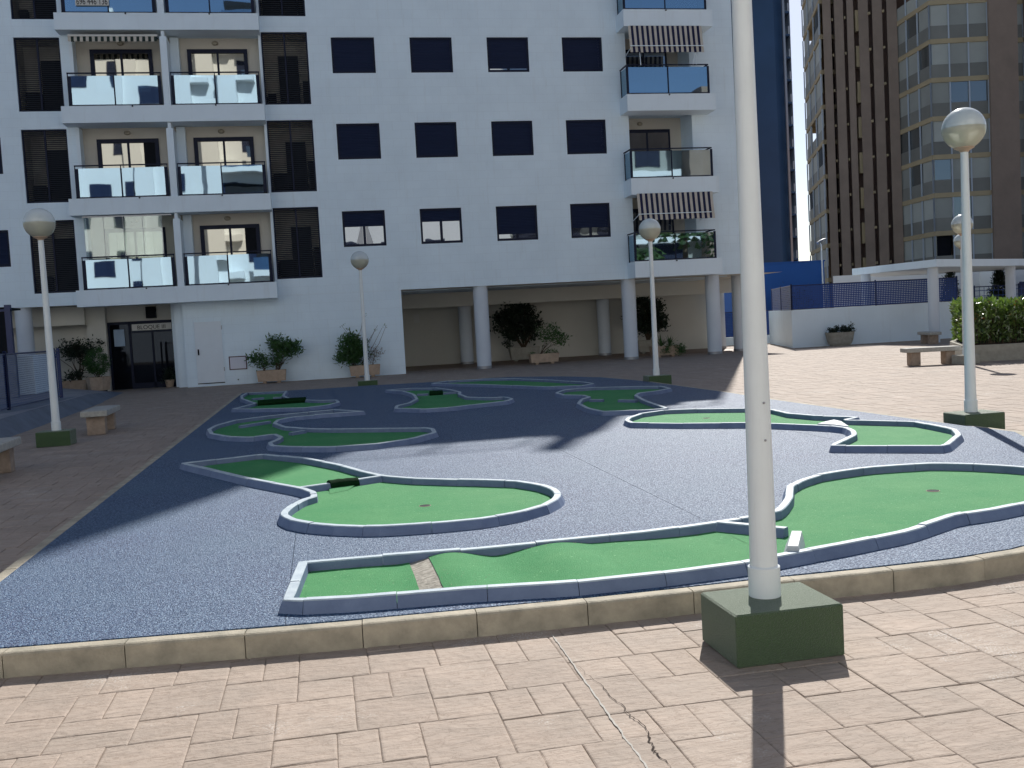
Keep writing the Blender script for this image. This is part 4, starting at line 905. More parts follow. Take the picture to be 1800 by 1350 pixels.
def fence(pts, z0, z1, label, grp=None, cell=.10, post_every=2.2, wire=.006, mt='bluemesh', name='mesh_fence', pr=.03, flat=False):
    t = thing(name, (pts[0][0], pts[0][1], z0), label, 'fence', grp)
    mm = MB(); done = 0
    for (xa, ya), (xb, yb) in zip(pts, pts[1:]):
        d = Vector((xb - xa, yb - ya, 0)); L_ = d.length; d.normalize(); nn = Vector((-d.y, d.x, 0)) * .003
        P = lambda s, z: Vector((xa, ya, z)) + d * s
        k = 0
        while k * cell < L_:
            a = P(k * cell, z0 + .05); b_ = P(min(k * cell + wire * 2, L_), z0 + .05); c = b_.copy(); c.z = z1; e_ = a.copy(); e_.z = z1; mm.quad(a, b_, c, e_); k += 1
        k = 0
        while z0 + .05 + k * cell < z1:
            z = z0 + .05 + k * cell; a = P(0, z) + nn; b_ = P(L_, z) + nn; c = b_.copy(); c.z += wire * 2; e_ = a.copy(); e_.z += wire * 2; mm.quad(a, b_, c, e_); k += 1
        r = MB(); r.tube([P(0, z1), P(L_, z1)], .022, seg=6); r.tube([P(0, z0 + .05), P(L_, z0 + .05)], .016, seg=6); r.build('rail', M['bluerail'], t)
        np_ = max(1, int(round(L_ / post_every)))
        for k in range(np_ + 1):
            q = P(L_ * k / np_, 0); MB().lathe([(pr, 0), (pr, z1 - z0 + .05), (pr * .6, z1 - z0 + .07)], 10, q.x, q.y, z0).build('post', M['bluerail'], t, smooth=True, origin=(q.x, q.y, z0))
    mm.build('wire_mesh', M[mt], t, kind='stuff'); return t
fence([(-6.85, 15.0), (-6.75, 20), (-6.95, 24), (-6.85, 28.2)], .30, 1.55, 'blue wire mesh fence on the terrace at the left edge', cell=.05, wire=.0035, post_every=3.9, pr=.045)
t = thing('fence_post', (-7.02, 28.4, .3), 'single blue gate post standing beside the end of the terrace fence', 'post'); MB().lathe([(.045, 0), (.045, 1.3), (.03, 1.33)], 12, -7.02, 28.45, .3).build('post_shaft', M['bluerail'], t)
t = thing('glazed_booth', (-9.4, 30, .3), 'dark glazed booth with a blue corner post, at the left edge', 'booth')
MB().box(-12, -8.42, 30, 30.2, .3, 1.52).build('low_wall', M['step'], t); MB().box(-8.60, -8.45, 30.02, 30.17, 1.52, 2.9).build('corner_post', M['bluerail'], t)
m = MB(); m.box(-12, -8.6, 30.06, 30.10, 1.52, 2.72); m.build('dark_pane', M['dark'], t); MB().box(-12, -8.45, 30.0, 30.2, 2.72, 2.78).build('top_rail', M['bluerail'], t)
m = MB(); m.box(-12, -8.6, 30.0, 31.6, 2.785, 2.84); m.build('roof', M['dark'], t)
m = MB(); m.box(-8.9, -8.35, 31.5, 33.2, .3, 1.45); tag(m.build('low_white_wall', M['stucco'], origin=(-8.6, 32.3, .3)), 'low white wall stub behind the blue terrace fence', 'wall')

# ------------------------------------------------------------------ planters and plants
pr_ = random.Random(21)
def leaves(m, pts, size, n, spread, up=.3, ratio=.35, rs=pr_):
    for _ in range(n):
        c = Vector(rs.choice(pts)); c = c + Vector((rs.gauss(0, spread), rs.gauss(0, spread), rs.gauss(0, spread * .8)))
        d = Vector((rs.gauss(0, 1), rs.gauss(0, 1), rs.gauss(up, .7))).normalized(); s = d.cross(Vector((rs.gauss(0, 1), rs.gauss(0, 1), rs.gauss(0, 1)))).normalized()
        L_ = size * rs.uniform(.6, 1.3); w = L_ * ratio; nrm = d.cross(s) * (w * .25)
        a = c; b_ = c + d * L_ * .5 + s * w * .5 + nrm; e_ = c + d * L_; f = c + d * L_ * .5 - s * w * .5 + nrm
        k = len(m.v); m.v += [a[:], b_[:], e_[:], f[:]]; m.f += [(k, k + 1, k + 2), (k, k + 2, k + 3)]; m.m += [m.mi, m.mi]
def sticks(t, base, tips, r=.012, mt='wood', name='stem', bend=.15):
    m = MB()
    for tp in tips:
        b_ = Vector(base) + Vector((pr_.uniform(-.06, .06), pr_.uniform(-.04, .04), 0)); tp = Vector(tp); mid = (b_ + tp) / 2 + Vector((pr_.uniform(-bend, bend), pr_.uniform(-bend, bend) * .5, .05))
        m.tube([b_, (b_ + mid) / 2 + Vector((0, 0, .03)), mid, tp], r, r * .35, 5)
    m.build(name, M[mt], t)
def box_planter(t, x0, x1, y0, y1, z1, mt='planter', taper=.04, feet=True):
    m = MB(); z0 = .07; tp = taper; w = .045
    V = [(x0 + tp, y0 + tp, z0), (x1 - tp, y0 + tp, z0), (x1 - tp, y1 - tp, z0), (x0 + tp, y1 - tp, z0), (x0, y0, z1), (x1, y0, z1), (x1, y1, z1), (x0, y1, z1), (x0 + w, y0 + w, z1), (x1 - w, y0 + w, z1), (x1 - w, y1 - w, z1), (x0 + w, y1 - w, z1), (x0 + w, y0 + w, z1 - .05), (x1 - w, y0 + w, z1 - .05), (x1 - w, y1 - w, z1 - .05), (x0 + w, y1 - w, z1 - .05)]
    F = [(3, 2, 1, 0)]
    for a, b_ in ((0, 4), (4, 8), (8, 12)):
        for i in range(4): F.append((a + i, a + (i + 1) % 4, b_ + (i + 1) % 4, b_ + i))
    m.add(V, F); b_ = m.build('tub', M[mt], t)
    MB().quad((x0 + w, y0 + w, z1 - .05), (x1 - w, y0 + w, z1 - .05), (x1 - w, y1 - w, z1 - .05), (x0 + w, y1 - w, z1 - .05)).build('soil', M['soil'], t)
    for x in (x0 + .2, x1 - .32): MB().box(x, x + .12, y0 + .08, y1 - .08, 0, .07).build('foot', M[mt], t)
def clump(t, cs, size, n, spread, mt='leaf', up=.5, ratio=.3, name='foliage'):
    m = MB(); leaves(m, cs, size, n, spread, up, ratio); m.build(name, M[mt], t)
PG = 'potted plants round the apartment building'
# 1 oleander left of the lamp
t = thing('potted_plant', (-1.75, 35.5, 0), 'tan box planter with two bushy green oleanders, right of the red framed hatch', 'potted plant', PG)
box_planter(t, -2.24, -1.24, 35.25, 35.75, .45)
L1_ = [(-2.25, 35.5, .95), (-2.1, 35.5, .8), (-1.95, 35.5, .65), (-2.35, 35.4, .85), (-2.0, 35.5, .9)]; L2_ = [(-1.55, 35.5, 1.45), (-1.3, 35.5, 1.35), (-1.15, 35.45, 1.2), (-.95, 35.5, 1.25), (-1.5, 35.5, 1.15), (-1.45, 35.5, .9), (-1.2, 35.5, 1.0), (-1.6, 35.5, 1.3), (-.9, 35.5, 1.1), (-1.6, 35.5, .7)]
sticks(t, (-1.95, 35.5, .4), L1_, .014); sticks(t, (-1.55, 35.5, .4), L2_, .016); clump(t, L1_, .14, 420, .10); clump(t, L2_, .155, 1300, .12)
# 2 bush behind the lamp
t = thing('potted_plant', (1.47, 35.5, 0), 'tan planter with a dense bush, a dry shrub and bare twigs, by the white wall', 'potted plant', PG)
box_planter(t, .93, 2.0, 35.2, 35.65, .43)
L_a = [(.9, 35.4, 1.3), (1.1, 35.4, 1.4), (.8, 35.4, 1.0), (1.2, 35.4, 1.1), (1.0, 35.4, .8), (1.3, 35.4, .8), (.7, 35.4, .7), (1.35, 35.4, 1.15), (1.1, 35.4, .6), (1.4, 35.4, .95)]
sticks(t, (1.1, 35.45, .4), L_a, .014); clump(t, L_a, .155, 2100, .12)
L_b = [(1.75, 35.4, .75), (1.85, 35.4, .9), (1.7, 35.4, .6), (1.95, 35.4, .8)]; sticks(t, (1.75, 35.45, .4), L_b, .008); clump(t, L_b, .06, 420, .1, 'leafdry')
twg = [(.75, 35.3, 1.86), (1.0, 35.3, 1.72), (2.0, 35.3, 1.80), (2.3, 35.3, 1.78), (1.9, 35.3, 1.64), (1.6, 35.3, 2.15), (2.15, 35.3, 1.7)]
sticks(t, (1.42, 35.45, .4), twg, .013, bend=.25, name='twig'); clump(t, [(.78, 35.3, 1.86), (1.6, 35.3, 2.15), (1.93, 35.3, 1.64), (.95, 35.3, 1.75), (2.25, 35.3, 1.76)], .07, 46, .05)
# 3 leaning oleander in the porch
t = thing('potted_plant', (8.3, 37.0, 0), 'tan box planter with a sparse leaning oleander, in front of a big dark ficus', 'potted plant', PG)
box_planter(t, 7.74, 8.86, 36.8, 37.25, .40)
L_c = [(8.3, 37, 1.25), (8.6, 37, 1.35), (8.9, 37, 1.05), (9.1, 37, .95), (8.6, 37, .95), (8.75, 37, 1.15), (8.4, 37, 1.0), (8.95, 37, .8)]
sticks(t, (8.15, 37, .35), L_c, .012); clump(t, L_c, .14, 620, .12); clump(t, [(8.6, 37, .45), (8.75, 37, .45), (7.85, 37, .42), (8.4, 37, .43)], .09, 150, .05)
# 4, 5 ficus bushes
def ficus(x0, x1, y, cx, cz, rx, rz_, label, n=3600, low=None):
    t = thing('potted_plant', ((x0 + x1) / 2, y, 0), label, 'potted plant', PG); box_planter(t, x0, x1, y - .25, y + .25, .58, 'planter2', .08)
    pts = []; rs = random.Random(int(x0 * 10))
    for _ in range(80):
        a = rs.uniform(0, 6.283); b_ = math.acos(rs.uniform(-.9, 1)); q = rs.uniform(.6, 1.02)
        pts.append((cx + rx * q * math.sin(b_) * math.cos(a), y + rx * .55 * q * math.sin(b_) * math.sin(a), cz + rz_ * q * math.cos(b_)))
    for _ in range(30): pts.append((cx + rs.gauss(0, rx * .35), y, cz + rs.gauss(0, rz_ * .35)))
    sticks(t, ((x0 + x1) / 2, y, .5), rs.sample(pts, 16), .03, bend=.1); clump(t, pts, .15, n, .11, 'leafdark', .1, .5)
    if low: clump(t, low, .14, 90, .08, 'leafdark')
    return t
ficus(7.72, 9.0, 41.0, 8.15, 1.60, .95, .85, 'huge round dark ficus in a grey planter, between the first two porch columns', 4200, [(7.6, 40.9, .75), (7.7, 40.9, .65)])
ficus(13.25, 14.3, 40.9, 13.75, 1.62, .85, .92, 'big dark ficus in a grey planter deep in the porch, right of the second column', 3800)
# 6 agave and trailing plant
t = thing('potted_plant', (13.0, 36.6, 0), 'tan planter overgrown by spiky leaves and a trailing plant, at the porch edge', 'potted plant', PG)
box_planter(t, 12.45, 13.55, 36.4, 36.85, .42)
m = MB(); rs = random.Random(4)
for bx in ((12.85, 36.6, .4), (13.2, 36.6, .4)):
    for k in range(34):
        a = rs.uniform(0, 6.283); el_ = rs.uniform(.5, 1.45); L_ = rs.uniform(.35, .62); d = Vector((math.cos(a) * math.cos(el_), math.sin(a) * math.cos(el_) * .6, math.sin(el_))); s = d.cross(Vector((0, 0, 1))).normalized() * .022
        b_ = Vector(bx); mid = b_ + d * L_ * .5; tip = b_ + d * L_ - Vector((0, 0, L_ * .12))
        m.add([b_ - s, b_ + s, mid + s, mid - s, tip], [(0, 1, 2, 3), (3, 2, 4)])
m.build('spiky_leaves', M['leaf'], t)
clump(t, [(13.35, 36.4, .40), (13.5, 36.35, .3), (13.6, 36.35, .2), (13.45, 36.3, .12), (13.0, 36.35, .35), (12.9, 36.3, .22), (13.65, 36.4, .35)], .09, 620, .08, name='trailing_foliage')
# 7 ball shrub in hexagonal planter and tree behind
t = thing('potted_plant', (-7.52, 35.9, .05), 'round clipped shrub in a tan six sided planter beside the entrance door', 'potted plant', PG)
m = MB(); prof = [(.34, .04), (.42, .5), (.37, .5), (.36, .44)]; m.lathe(prof, 6, -7.5, 35.9, .06, cap=True); m.build('tub', M['planter'], t); MB().lathe([(.27, 0), (.27, .06)], 6, -7.5, 35.9, .04).build('foot', M['dark'], t)
rs = random.Random(9); pts = []
for _ in range(110):
    a = rs.uniform(0, 6.283); b_ = math.acos(rs.uniform(-.95, 1)); q = rs.uniform(.7, 1); pts.append((-7.5 + .40 * q * math.sin(b_) * math.cos(a), 35.9 + .38 * q * math.sin(b_) * math.sin(a), 1.08 + .46 * q * math.cos(b_)))
clump(t, pts, .055, 4200, .05, 'leaf', .2, .5)
sticks(t, (-7.5, 35.9, .5), pts[:8], .015)
t = thing('potted_plant', (-8.5, 37.0, 0), 'dark mushroom shaped shrub on a thin stem, behind the clipped round shrub', 'potted plant', PG)
box_planter(t, -8.95, -8.1, 36.8, 37.2, .45); pts = [(-8.3 + rs.gauss(0, .27), 37 + rs.gauss(0, .2), 1.42 + rs.gauss(0, .16)) for _ in range(60)]
sticks(t, (-8.35, 37, .4), pts[:10], .02); clump(t, pts, .10, 1900, .08, 'leafdark', .2, .5); clump(t, [(-8.6, 36.9, .6), (-8.4, 36.9, .55), (-8.3, 36.9, .65), (-8.7, 36.9, .5)], .14, 260, .09, 'leafdark')
# 8 small dark plant by the door
t = thing('potted_plant', (-5.35, 37.2, 0), 'small dark bushy pot plant at the right foot of the entrance door', 'potted plant', PG)
MB().lathe([(.12, 0), (.17, .26), (.15, .26)], 16, -5.38, 37.2, .008).build('tub', M['planter'], t, smooth=True); clump(t, [(-5.4, 37.2, .45), (-5.3, 37.2, .35), (-5.5, 37.2, .3), (-5.35, 37.2, .6)], .10, 380, .09, 'leafdark')
# 9 bowl planter right
t = thing('potted_plant', (20.45, 36.75, 0), 'grey trough planter with two small round bushes against the white boundary wall', 'potted plant', PG)
m = MB(); V = []
for zz, k in ((.06, .78), (.2, .9), (.5, 1.0), (.54, 1.03), (.54, .93), (.46, .92)):
    for i in range(16):
        a = i * math.pi / 8; ex = lambda c: math.copysign(abs(c) ** .45, c); V.append((20.42 + .56 * k * ex(math.cos(a)), 36.75 + .27 * k * ex(math.sin(a)), zz))
m.add(V, [tuple(range(15, -1, -1)), tuple(range(80, 96))] + [(r * 16 + i, r * 16 + (i + 1) % 16, r * 16 + 16 + (i + 1) % 16, r * 16 + 16 + i) for r in range(5) for i in range(16)])
m.build('tub', M['planter2'], t, smooth=True); MB().box(20.05, 20.8, 36.6, 36.9, 0, .07).build('foot', M['planter2'], t)
for cx in (20.2, 20.75): clump(t, [(cx + rs.gauss(0, .12), 36.75, .62 + rs.gauss(0, .07)) for _ in range(14)], .08, 520, .06, 'leafdark', .3, .5)

# ------------------------------------------------------------------ boundary wall, fences, pergola on the right
bw = thing('boundary_wall', (18.6, 37.2, 0), 'low white boundary wall with a corner, running behind the bench and the trough planter', 'wall')
MB().prism(ccw([(18.6, 37.2), (26.2, 37.2), (26.2, 37.45), (18.75, 37.45), (20.9, 43.6), (20.65, 43.6)]), -.02, 1.52).build('wall', M['stucco'], bw)
fence([(20.75, 43.4), (18.68, 37.32), (26.1, 37.32)], 1.50, 2.50, 'blue perforated mesh fence on top of the white boundary wall', cell=.075, wire=.022, post_every=3.6)
m = MB(); m.box(17.7, 21.6, 44.2, 44.4, -.02, .38); tag(m.build('low_back_wall', M['stucco'], origin=(19, 44.2, 0)), 'very low white wall seen through the gap beside the porch', 'wall')
fence([(18.2, 44.3), (21.4, 44.3)], .35, 1.55, 'blue mesh fence seen through the gap beside the porch', cell=.075, wire=.022, post_every=1.6)
pg = thing('pergola', (23, 34, 0), 'white concrete pergola roof on round columns, curving behind the hedge', 'pergola')
ring = [(22.45, 39.2), (22.75, 33.7), (30.5, 37.9), (36, 39.5), (36, 43), (26.5, 43.5)]
MB().prism(ccw(ring), 2.86, 3.14).build('roof_slab', M['stucco'], pg)
for x, y in ((23.05, 34.4), (22.9, 38.9), (28.6, 37.3), (34, 39.5)): MB().lathe([(.2, 0), (.2, 2.86)], 28, x, y, 0, cap=False).build('column', M['column'], pg, smooth=True, origin=(x, y, 0))
# raised bed and hedge
bed = thing('raised_bed', (18, 23, 0), 'grey concrete raised bed holding the clipped hedge, behind the concrete lamp block', 'planter')
bp_ = ccw([(16.05, 22.75), (19.5, 21.9), (27, 23.5), (27, 27.5), (19.2, 27.5), (17.7, 25.7)])
MB().prism(bp_, -.02, .42).build('bed_wall', M['planter2'], bed)
m = MB(); inner = offset(bp_, -.16); m.prism(inner, .4, .44); m.build('soil', M['soil'], bed)
hd = thing('hedge', (20, 24, .42), 'dense glossy green clipped hedge in the raised bed at the right edge', 'hedge')
rs = random.Random(31)
def hedge_leaves(mt, n, size, zmin, zmax, name, edge=.0, face=.85):
    m = MB(); hp = offset(bp_, -.12); cnt = 0
    while cnt < n:
        if rs.random() < face:   # near the outer faces seen from the plaza
            i = rs.choice([k for k in range(len(hp))]); a, b_ = hp[i], hp[(i + 1) % len(hp)]; t_ = rs.random(); d = abs(rs.gauss(0, .10)); e1 = Vector((b_[0] - a[0], b_[1] - a[1])).normalized()
            x = a[0] + (b_[0] - a[0]) * t_ - e1.y * d; y = a[1] + (b_[1] - a[1]) * t_ + e1.x * d; z = rs.uniform(zmin, zmax)
        else:
            x, y = rs.uniform(16, 27), rs.uniform(21.9, 27.5)
            if not inside((x, y), hp): continue
            z = zmax - abs(rs.gauss(0, .06))
        z += .04 * math.sin(x * 5) * (z / zmax)
        leaves(m, [(x, y, z)], size, 1, .02, 1.1, .42, rs); cnt += 1
    m.build(name, M[mt], hd)
hedge_leaves('leafhedge', 15000, .14, .48, 1.40, 'foliage'); hedge_leaves('leafhedge', 4500, .16, 1.15, 1.50, 'top_foliage'); hedge_leaves('leafred', 420, .11, .9, 1.5, 'young_foliage')
m = MB()
for _ in range(420):
    i = rs.randrange(len(bp_)); hp = offset(bp_, -.22); a, b_ = hp[i], hp[(i + 1) % len(hp)]; t_ = rs.random(); x, y = a[0] + (b_[0] - a[0]) * t_, a[1] + (b_[1] - a[1]) * t_
    m.tube([(x, y, .42), (x + rs.uniform(-.06, .06), y + rs.uniform(-.06, .06), 1.2)], .010, .005, 4)
m.build('stem', M['wood'], hd)
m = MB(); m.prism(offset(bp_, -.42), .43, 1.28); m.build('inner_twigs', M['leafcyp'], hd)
# things behind the pergola
b_ = thing('white_outbuilding', (28, 46, 0), 'white flat outbuilding behind the mesh fence and the pergola', 'building')
MB().prism([(25.3, 46), (33.5, 46), (33.5, 52), (28.9, 52)], 0, 3.08).build('wall', M['sunwhite'], b_); MB().box(33.5, 44, 45, 52, 0, 2.95).build('wall', M['sunwhite'], b_)
for x in (35.0, 38.5): MB().box(x, x + 1.2, 44.93, 44.999, .9, 2.3).build('window', M['bluerail'], b_)
def cypress(x, y, w, h, label):
    t = thing('cypress', (x, y, 0), label, 'tree', 'dark cypresses under the pergola'); pts = []
    for _ in range(150):
        z = rs.uniform(.25, h); r = w * (1 - (z / h) ** 2.2) * rs.uniform(.5, 1) + .04; a = rs.uniform(0, 6.283); pts.append((x + r * math.cos(a), y + r * math.sin(a), z))
    MB().tube([(x, y, 0), (x, y, h * .8)], .07, .02, 6).build('trunk', M['wood'], t); clump(t, pts, .12, 5000, .08, 'leafcyp', 1.2, .35, 'crown')
cypress(28.5, 41.2, .42, 2.75, 'narrow dark cypress beside the end of the blue mesh fence'); cypress(31.6, 42, .62, 2.8, 'broader dark cypress under the pergola roof, farther right')
fence([(29.2, 40.5), (36, 40.5)], .9, 2.1, 'pale blue horizontal railing under the pergola, behind the hedge', cell=.24, wire=.014, post_every=2.4, name='railing')
# blue building, street lamp
bb = thing('blue_building', (30, 60, 0), 'low bright blue building between the near lamp and the brown tower', 'building')
MB().box(26.4, 32.4, 60, 66, 0, 4.5).build('wall', M['bluewall'], bb); MB().box(26.35, 32.45, 59.95, 66.05, 4.5, 4.58).build('roof_edge', M['bluewall'], bb)
MB().box(24.9, 26.39, 57, 63, 0, 3.0).build('side_wing', M['bluewall'], bb)
m = MB(); leafpts = [(29.9 + rs.gauss(0, .5), 58.9, 1.7 + rs.gauss(0, .5)) for _ in range(20)]
t = thing('bush', (29.8, 58.9, 0), 'dark bush in front of the bright blue building, behind the fence', 'bush'); clump(t, leafpts, .2, 900, .25, 'leafdark'); sticks(t, (29.8, 58.9, 0), leafpts[:5], .03)
t = thing('street_lamp', (31.75, 59, 0), 'thin grey street lamp in front of the strip of sky', 'street lamp')
MB().tube([(31.75, 59, 0), (31.72, 59, 5.5)], .06, .045, 10).build('pole', M['pole'], t, smooth=True)
m = MB(); m.tube([(31.72, 59, 5.5), (31.6, 59, 5.68), (31.95, 59, 5.78)], .04, .03, 8); m.build('arm', M['pole'], t); MB().tube([(31.45, 59, 5.60), (31.62, 59, 5.72), (31.9, 59, 5.84), (32.05, 59, 5.86)], .10, .05, 8).build('lamp_head', M['grey'], t, smooth=True)

# ------------------------------------------------------------------ towers (laid out in their own axes, turned with the street grid)
cyw, syw = math.cos(CAM_YAW), math.sin(CAM_YAW)
def tw(a, d): return (a * cyw + d * syw, -a * syw + d * cyw)
def wallq(m, p, q, z0, z1): (xa, ya), (xb, yb) = tw(*p), tw(*q); m.quad((xa, ya, z0), (xb, yb, z0), (xb, yb, z1), (xa, ya, z1))
def slab(m, poly, z0, z1): m.prism(ccw([tw(*p) for p in poly]), z0, z1)
bt = thing('brown_tower', (*tw(34, 88), 0), 'tall brown brick apartment tower with beige bands and glazed balconies at the right', 'building')
HT = 33.0; SH = 2.9; Z0 = 1.05
P0, P1 = (33.1, 77.0), (32.75, 82.6)
m = MB(); slab(m, [(33.8, 78.2), (33.8, 83.4), (28.6, 85.4), (30.8, 96.5), (34, 100), (60, 100), (60, 78.6)], 0, HT); m.build('body', M['brown2'], bt)
def piers(ps):
    for (a0, d0, a1, d1, jut, mt) in ps:
        m = MB(); slab(m, [(a0, d0), (a1, d1), (a1, d1 + jut), (a0, d0 + jut)], 0, HT + .5); m.build('pier', M[mt], bt)
def a_at(px, d): return (px - 900) / 1750 * d
for p0, p1, d0, d1, mt in ((1469, 1483, 84.4, 84.2, 'brown'), (1489, 1504.5, 84.0, 83.8, 'brown'), (1510.5, 1522, 83.8, 83.6, 'brown'), (1530.5, 1547.5, 83.4, 83.2, 'brown'), (1554.5, 1571.5, 82.9, 82.7, 'brown'), (1579.5, 1597, 82.5, 82.3, 'brown')):
    m = MB(); slab(m, [(a_at(p0, d0), d0), (a_at(p1, d1), d1), (a_at(p1, d1 + 1.5), d1 + 1.6), (a_at(p0, d0 + 1.5), d0 + 1.6)], 0, HT + .5); m.build('pier', M[mt], bt)
for p1_, d in ((1483, 84.2), (1504.5, 83.8), (1522, 83.6), (1547.5, 83.2), (1571.5, 82.7)):
    a = a_at(p1_, d) + .004; m = MB(); slab(m, [(a, d + .02), (a + .17, d + .5), (a + .17, d + 1.4), (a, d + 1.4)], 0, HT + .4); m.build('reveal', M['brown2'], bt)
m = MB(); 
for k in range(11):
    z = Z0 + SH * k
    for px_, d in ((1483.5, 84.3), (1505, 83.9), (1548, 83.0), (1572, 82.6)): a = a_at(px_, d); slab(m, [(a + .02, d - .05), (a + .14, d - .05), (a + .14, d + .5), (a + .02, d + .5)], z + .9, z + 1.1)
    a = a_at(1524.5, 83.8); slab(m, [(a, 83.7), (a + .28, 83.7), (a + .28, 84.3), (a, 84.3)], z - .2, z + 1.5)
m.build('beige_ledges', M['beige'], bt, kind='stuff')
m = MB()
R0, R1 = 37.6, 39.9
slab(m, [(37.5, 76.7), (39.75, 76.9), (39.75, 78.7), (37.5, 78.7)], 0, HT + .5); m.build('pier', M['brown'], bt)
m = MB(); slab(m, [(40.7, 77.6), (47, 77.9), (47, 78.7), (40.7, 78.7)], 0, HT + .5); m.build('pier', M['brown'], bt)
br_ = random.Random(5)
def lerp(p, q, t): return (p[0] + (q[0] - p[0]) * t, p[1] + (q[1] - p[1]) * t)
def bay(p, q, n, z, inward, kind):
    """one storey of a glazed balcony bay from p to q: beige slab edge, parapet panels, panes and posts"""
    dx, dy = inward
    sh = lambda a, k: (a[0] + dx * k, a[1] + dy * k)
    m = MB(); slab(m, [p, q, sh(q, 1.3), sh(p, 1.3)], z - .36, z); f = m.build('slab_edge', M['beige'], bt)
    for i in range(n):
        a, b_ = lerp(p, q, (i + .02) / n), lerp(p, q, (i + .98) / n)
        m = MB(); slab(m, [sh(a, .06), sh(b_, .06), sh(b_, .12), sh(a, .12)], z, z + 1.0); m.build('parapet_panel', M['parapet'] if kind != 'open' else M['blind'], f)
        if kind == 'open': continue
        dark = (kind == 'gap' and i == n - 2 and p[1] > 77.5) or br_.random() < .01
        m = MB(); o = .10 if not dark else .5
        slab(m, [sh(a, o), sh(b_, o), sh(b_, o + .04), sh(a, o + .04)], z + 1.0, z + SH - .36); m.build('pane', M['dark'] if dark else (M['towerglass'] if br_.random() < .12 else M['blind']), f)
    m = MB()
    for i in range(n + 1):
        a = lerp(p, q, i / n); slab(m, [(a[0] - .05, a[1] - .0), (a[0] + .05, a[1]), (a[0] + .05, a[1] + .08), (a[0] - .05, a[1] + .08)], z, z + SH - .36)
    split_loose(m.build('posts', M['towerframe'], f), 'post')
    if kind == 'open':
        m = MB(); slab(m, [sh(p, 1.2), sh(q, 1.2), sh(q, 1.25), sh(p, 1.25)], z, z + SH - .36); m.build('back_wall', M['salmon'], f)
for k in range(11):
    z = Z0 + SH * k
    kind = 'open' if k == 8 else 'gap' if k in (4, 6) else 'closed'
    bay(P0, P1, 3, z, (1, 0), kind); bay((33.1, 77.0), (37.5, 76.95), 3, z, (0, 1), kind)
    bay((39.8, 77.9), (40.7, 77.9), 1, z, (0, 1), 'closed')
    bay((27.3, 84.9), (29.4, 96.4), 3, z, (1, .15), 'gap' if k in (5, 8) else 'closed')
nt_ = thing('navy_tower', (*tw(34, 134), 0), 'dark navy tower behind the right end of the apartment building', 'building')
a0, a1 = 26.0, a_at(1395, 134)
m = MB(); slab(m, [(a0, 134), (a_at(1330, 134), 133.4), (a_at(1340, 134), 134.2), (a_at(1383, 134), 133.6), (a_at(1404, 134), 134.6), (a_at(1404, 134), 146), (a0, 146)], 0, 62); m.build('cladding', M['navytower'], nt_)
m = MB(); slab(m, [(a_at(1400, 133.5), 133.5), (a_at(1403.5, 133.5), 133.5), (a_at(1403.5, 133.5), 134), (a_at(1400, 133.5), 134)], 0, 62); m.build('steel_edge', M['grey'], nt_)
for k in range(18):
    z = 5 + 2.95 * k; x0, x1 = a_at(1405, 134), a_at(1413, 134)
    m = MB(); slab(m, [(x0 - .2, 134), (x1, 134.2), (x1, 138), (x0 - .2, 138)], z, z + .22); b_ = m.build('side_balcony', M['navytower'], nt_)
    m = MB(); slab(m, [(x1 - .05, 134.2), (x1 + .02, 134.2), (x1 + .02, 138), (x1 - .05, 138)], z + .22, z + 2.95); slab(m, [(x0 + .32, 134.1), (x1 - .1, 134.15), (x1 - .1, 134.2), (x0 + .32, 134.2)], z + .22, z + 1.25); m.build('balcony_screen', M['towerframe'], b_)

# ------------------------------------------------------------------ behind the camera: the facing block and palms that the balcony glass mirrors
fb = thing('facing_block', (-10, -11.5, 0), 'white apartment block with navy windows, seen mirrored in the balcony glass', 'building')
RZ = 24.6
m = MB(); m.box(-46, 16.5, -24, -12, 0, RZ); m.box(-14.4, -13.0, -12.6, -11.6, 2.9, RZ + 1.5); m.box(-26, -20.5, -12, -10.8, 3, RZ); m.box(-8.4, -7.0, -12, -11.0, 3, RZ); m.build('wall', M['sunwhite'], fb)
m = MB(); m.box(-46, 14.3, -12.0, -11.5, RZ, RZ + .5); m.box(-2, 3, -18, -13, RZ, RZ + 2.6); m.build('roof_edge', M['sunwhite'], fb)
for s in range(7):
    z = 4.6 + 3.02 * s
    for x in (-42, -38, -34, -30, -18.6, -15.2, -11.8, -5.2, -1.6, 2.0, 5.6, 9.2): MB().box(x, x + 1.6, -11.999, -11.94, z, z + 1.3).build('window', M['shutter'], fb)
    MB().box(-25.6, -20.9, -10.79, -10.72, z - .6, z + 1.7).build('window', M['frame'], fb); MB().box(-26.2, -20.3, -10.8, -9.9, z - 1.2, z - .7).build('balcony', M['sunwhite'], fb)
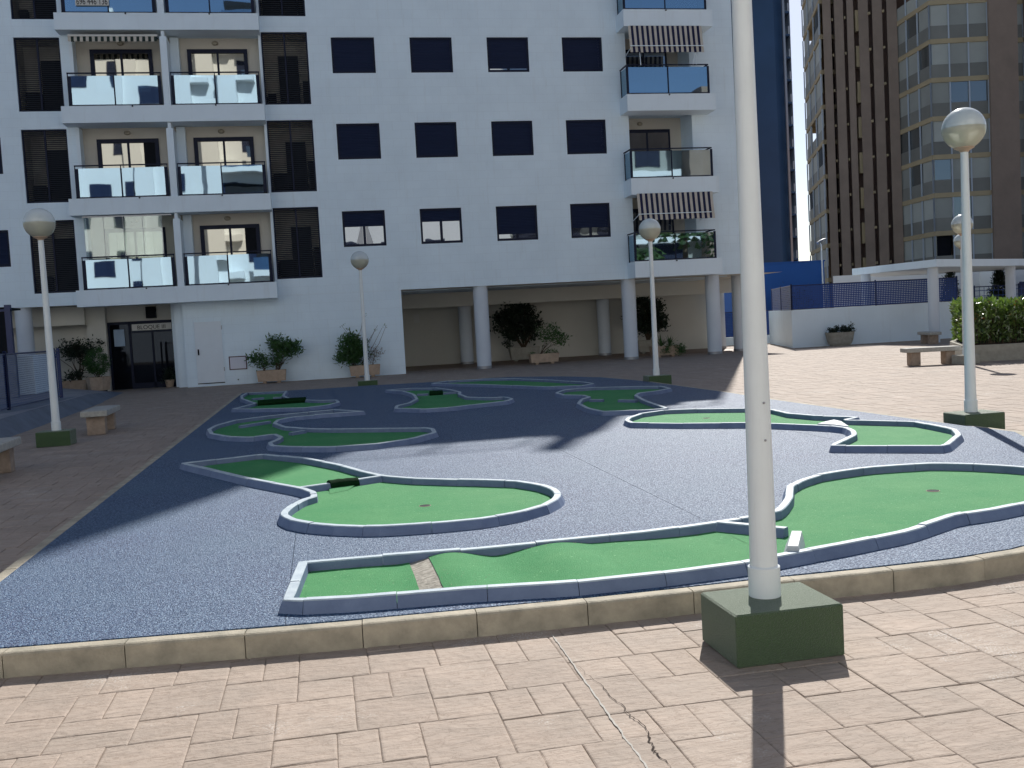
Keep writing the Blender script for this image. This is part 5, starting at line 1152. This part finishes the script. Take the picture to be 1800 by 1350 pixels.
for s in range(8):
    z = 3.4 + 3.02 * s; MB().box(-7.0, -5.6, -11.999, -11.2, z, z + .5).build('balcony', M['sunwhite'], fb); MB().box(-4.9, 1.2, -11.99, -10.9, z + .1, z + .6).build('balcony', M['sunwhite'], fb)
    MB().box(-4.8, 1.1, -10.98, -10.94, z + .6, z + 1.5).build('railing_glass', M['navytower'], fb); MB().box(-4.6, 0.9, -11.998, -11.9, z + .6, z + 2.4).build('window', M['darkstuff'], fb)
    m = MB(); 
    for k in range(9): m.mi = k % 2; m.box(-24.9 + k * .42, -24.48 + k * .42, -9.9, -9.88, z + .9, z + 1.9)
    m.build('striped_awning', [M['cream_cloth'], M['navy_cloth']], fb)
def palm(x, y, h, label):
    t = thing('palm_tree', (x, y, 0), label, 'palm tree', 'palms behind the camera')
    MB().tube([(x, y, 0), (x + .1, y, h * .5), (x + .05, y, h)], .28, .2, 10).build('trunk', M['palmtrunk'], t, smooth=True)
    m = MB(); rs = random.Random(int(x))
    for k in range(34):
        a = k * 2.4; e_ = rs.uniform(-.3, 1.2); d = Vector((math.cos(a), math.sin(a), 0)); p = Vector((x, y, h)); pts = []
        for i in range(7): q = i / 6; pts.append(p + d * (2.9 * q * math.cos(e_ * .6)) + Vector((0, 0, 2.0 * q * math.sin(e_) - 1.9 * q * q)))
        for i in range(6):
            s = d.cross(Vector((0, 0, 1))) * (.55 * math.sin(math.pi * (i + 1) / 7.5)); c = (pts[i] + pts[i + 1]) / 2
            for sg in (-1, 1):
                m.add([pts[i], c + s * sg - Vector((0, 0, .18)), pts[i + 1]], [(0, 1, 2)])
    m.build('crown', M['palm'], t)
f2 = thing('facing_grey_block', (30, -20, 0), 'grey stepped block seen mirrored in the right hand balcony glass', 'building')
MB().box(17, 34, -32, -18, 0, 17).build('wall', M['blind'], f2); MB().box(34, 52, -30, -16, 0, 22).build('wall', M['brown'], f2); MB().box(20, 27, -30, -20, 17, 20.5).build('roof_house', M['brown'], f2)
for s in range(5):
    for x in (18, 22, 26, 30): MB().box(x, x + 2.4, -17.999, -17.9, 2.6 + 3 * s, 4.6 + 3 * s).build('window', M['frame'], f2)
    MB().box(17.5, 33.5, -17.99, -16.9, 1.6 + 3 * s, 2.1 + 3 * s).build('balcony', M['sunwhite'], f2)
palm(25.5, -9, 6.5, 'left palm of the group behind the camera'); palm(29.5, -10, 8.6, 'middle palm of the group behind the camera'); palm(33.5, -9, 7.6, 'right palm of the group behind the camera')
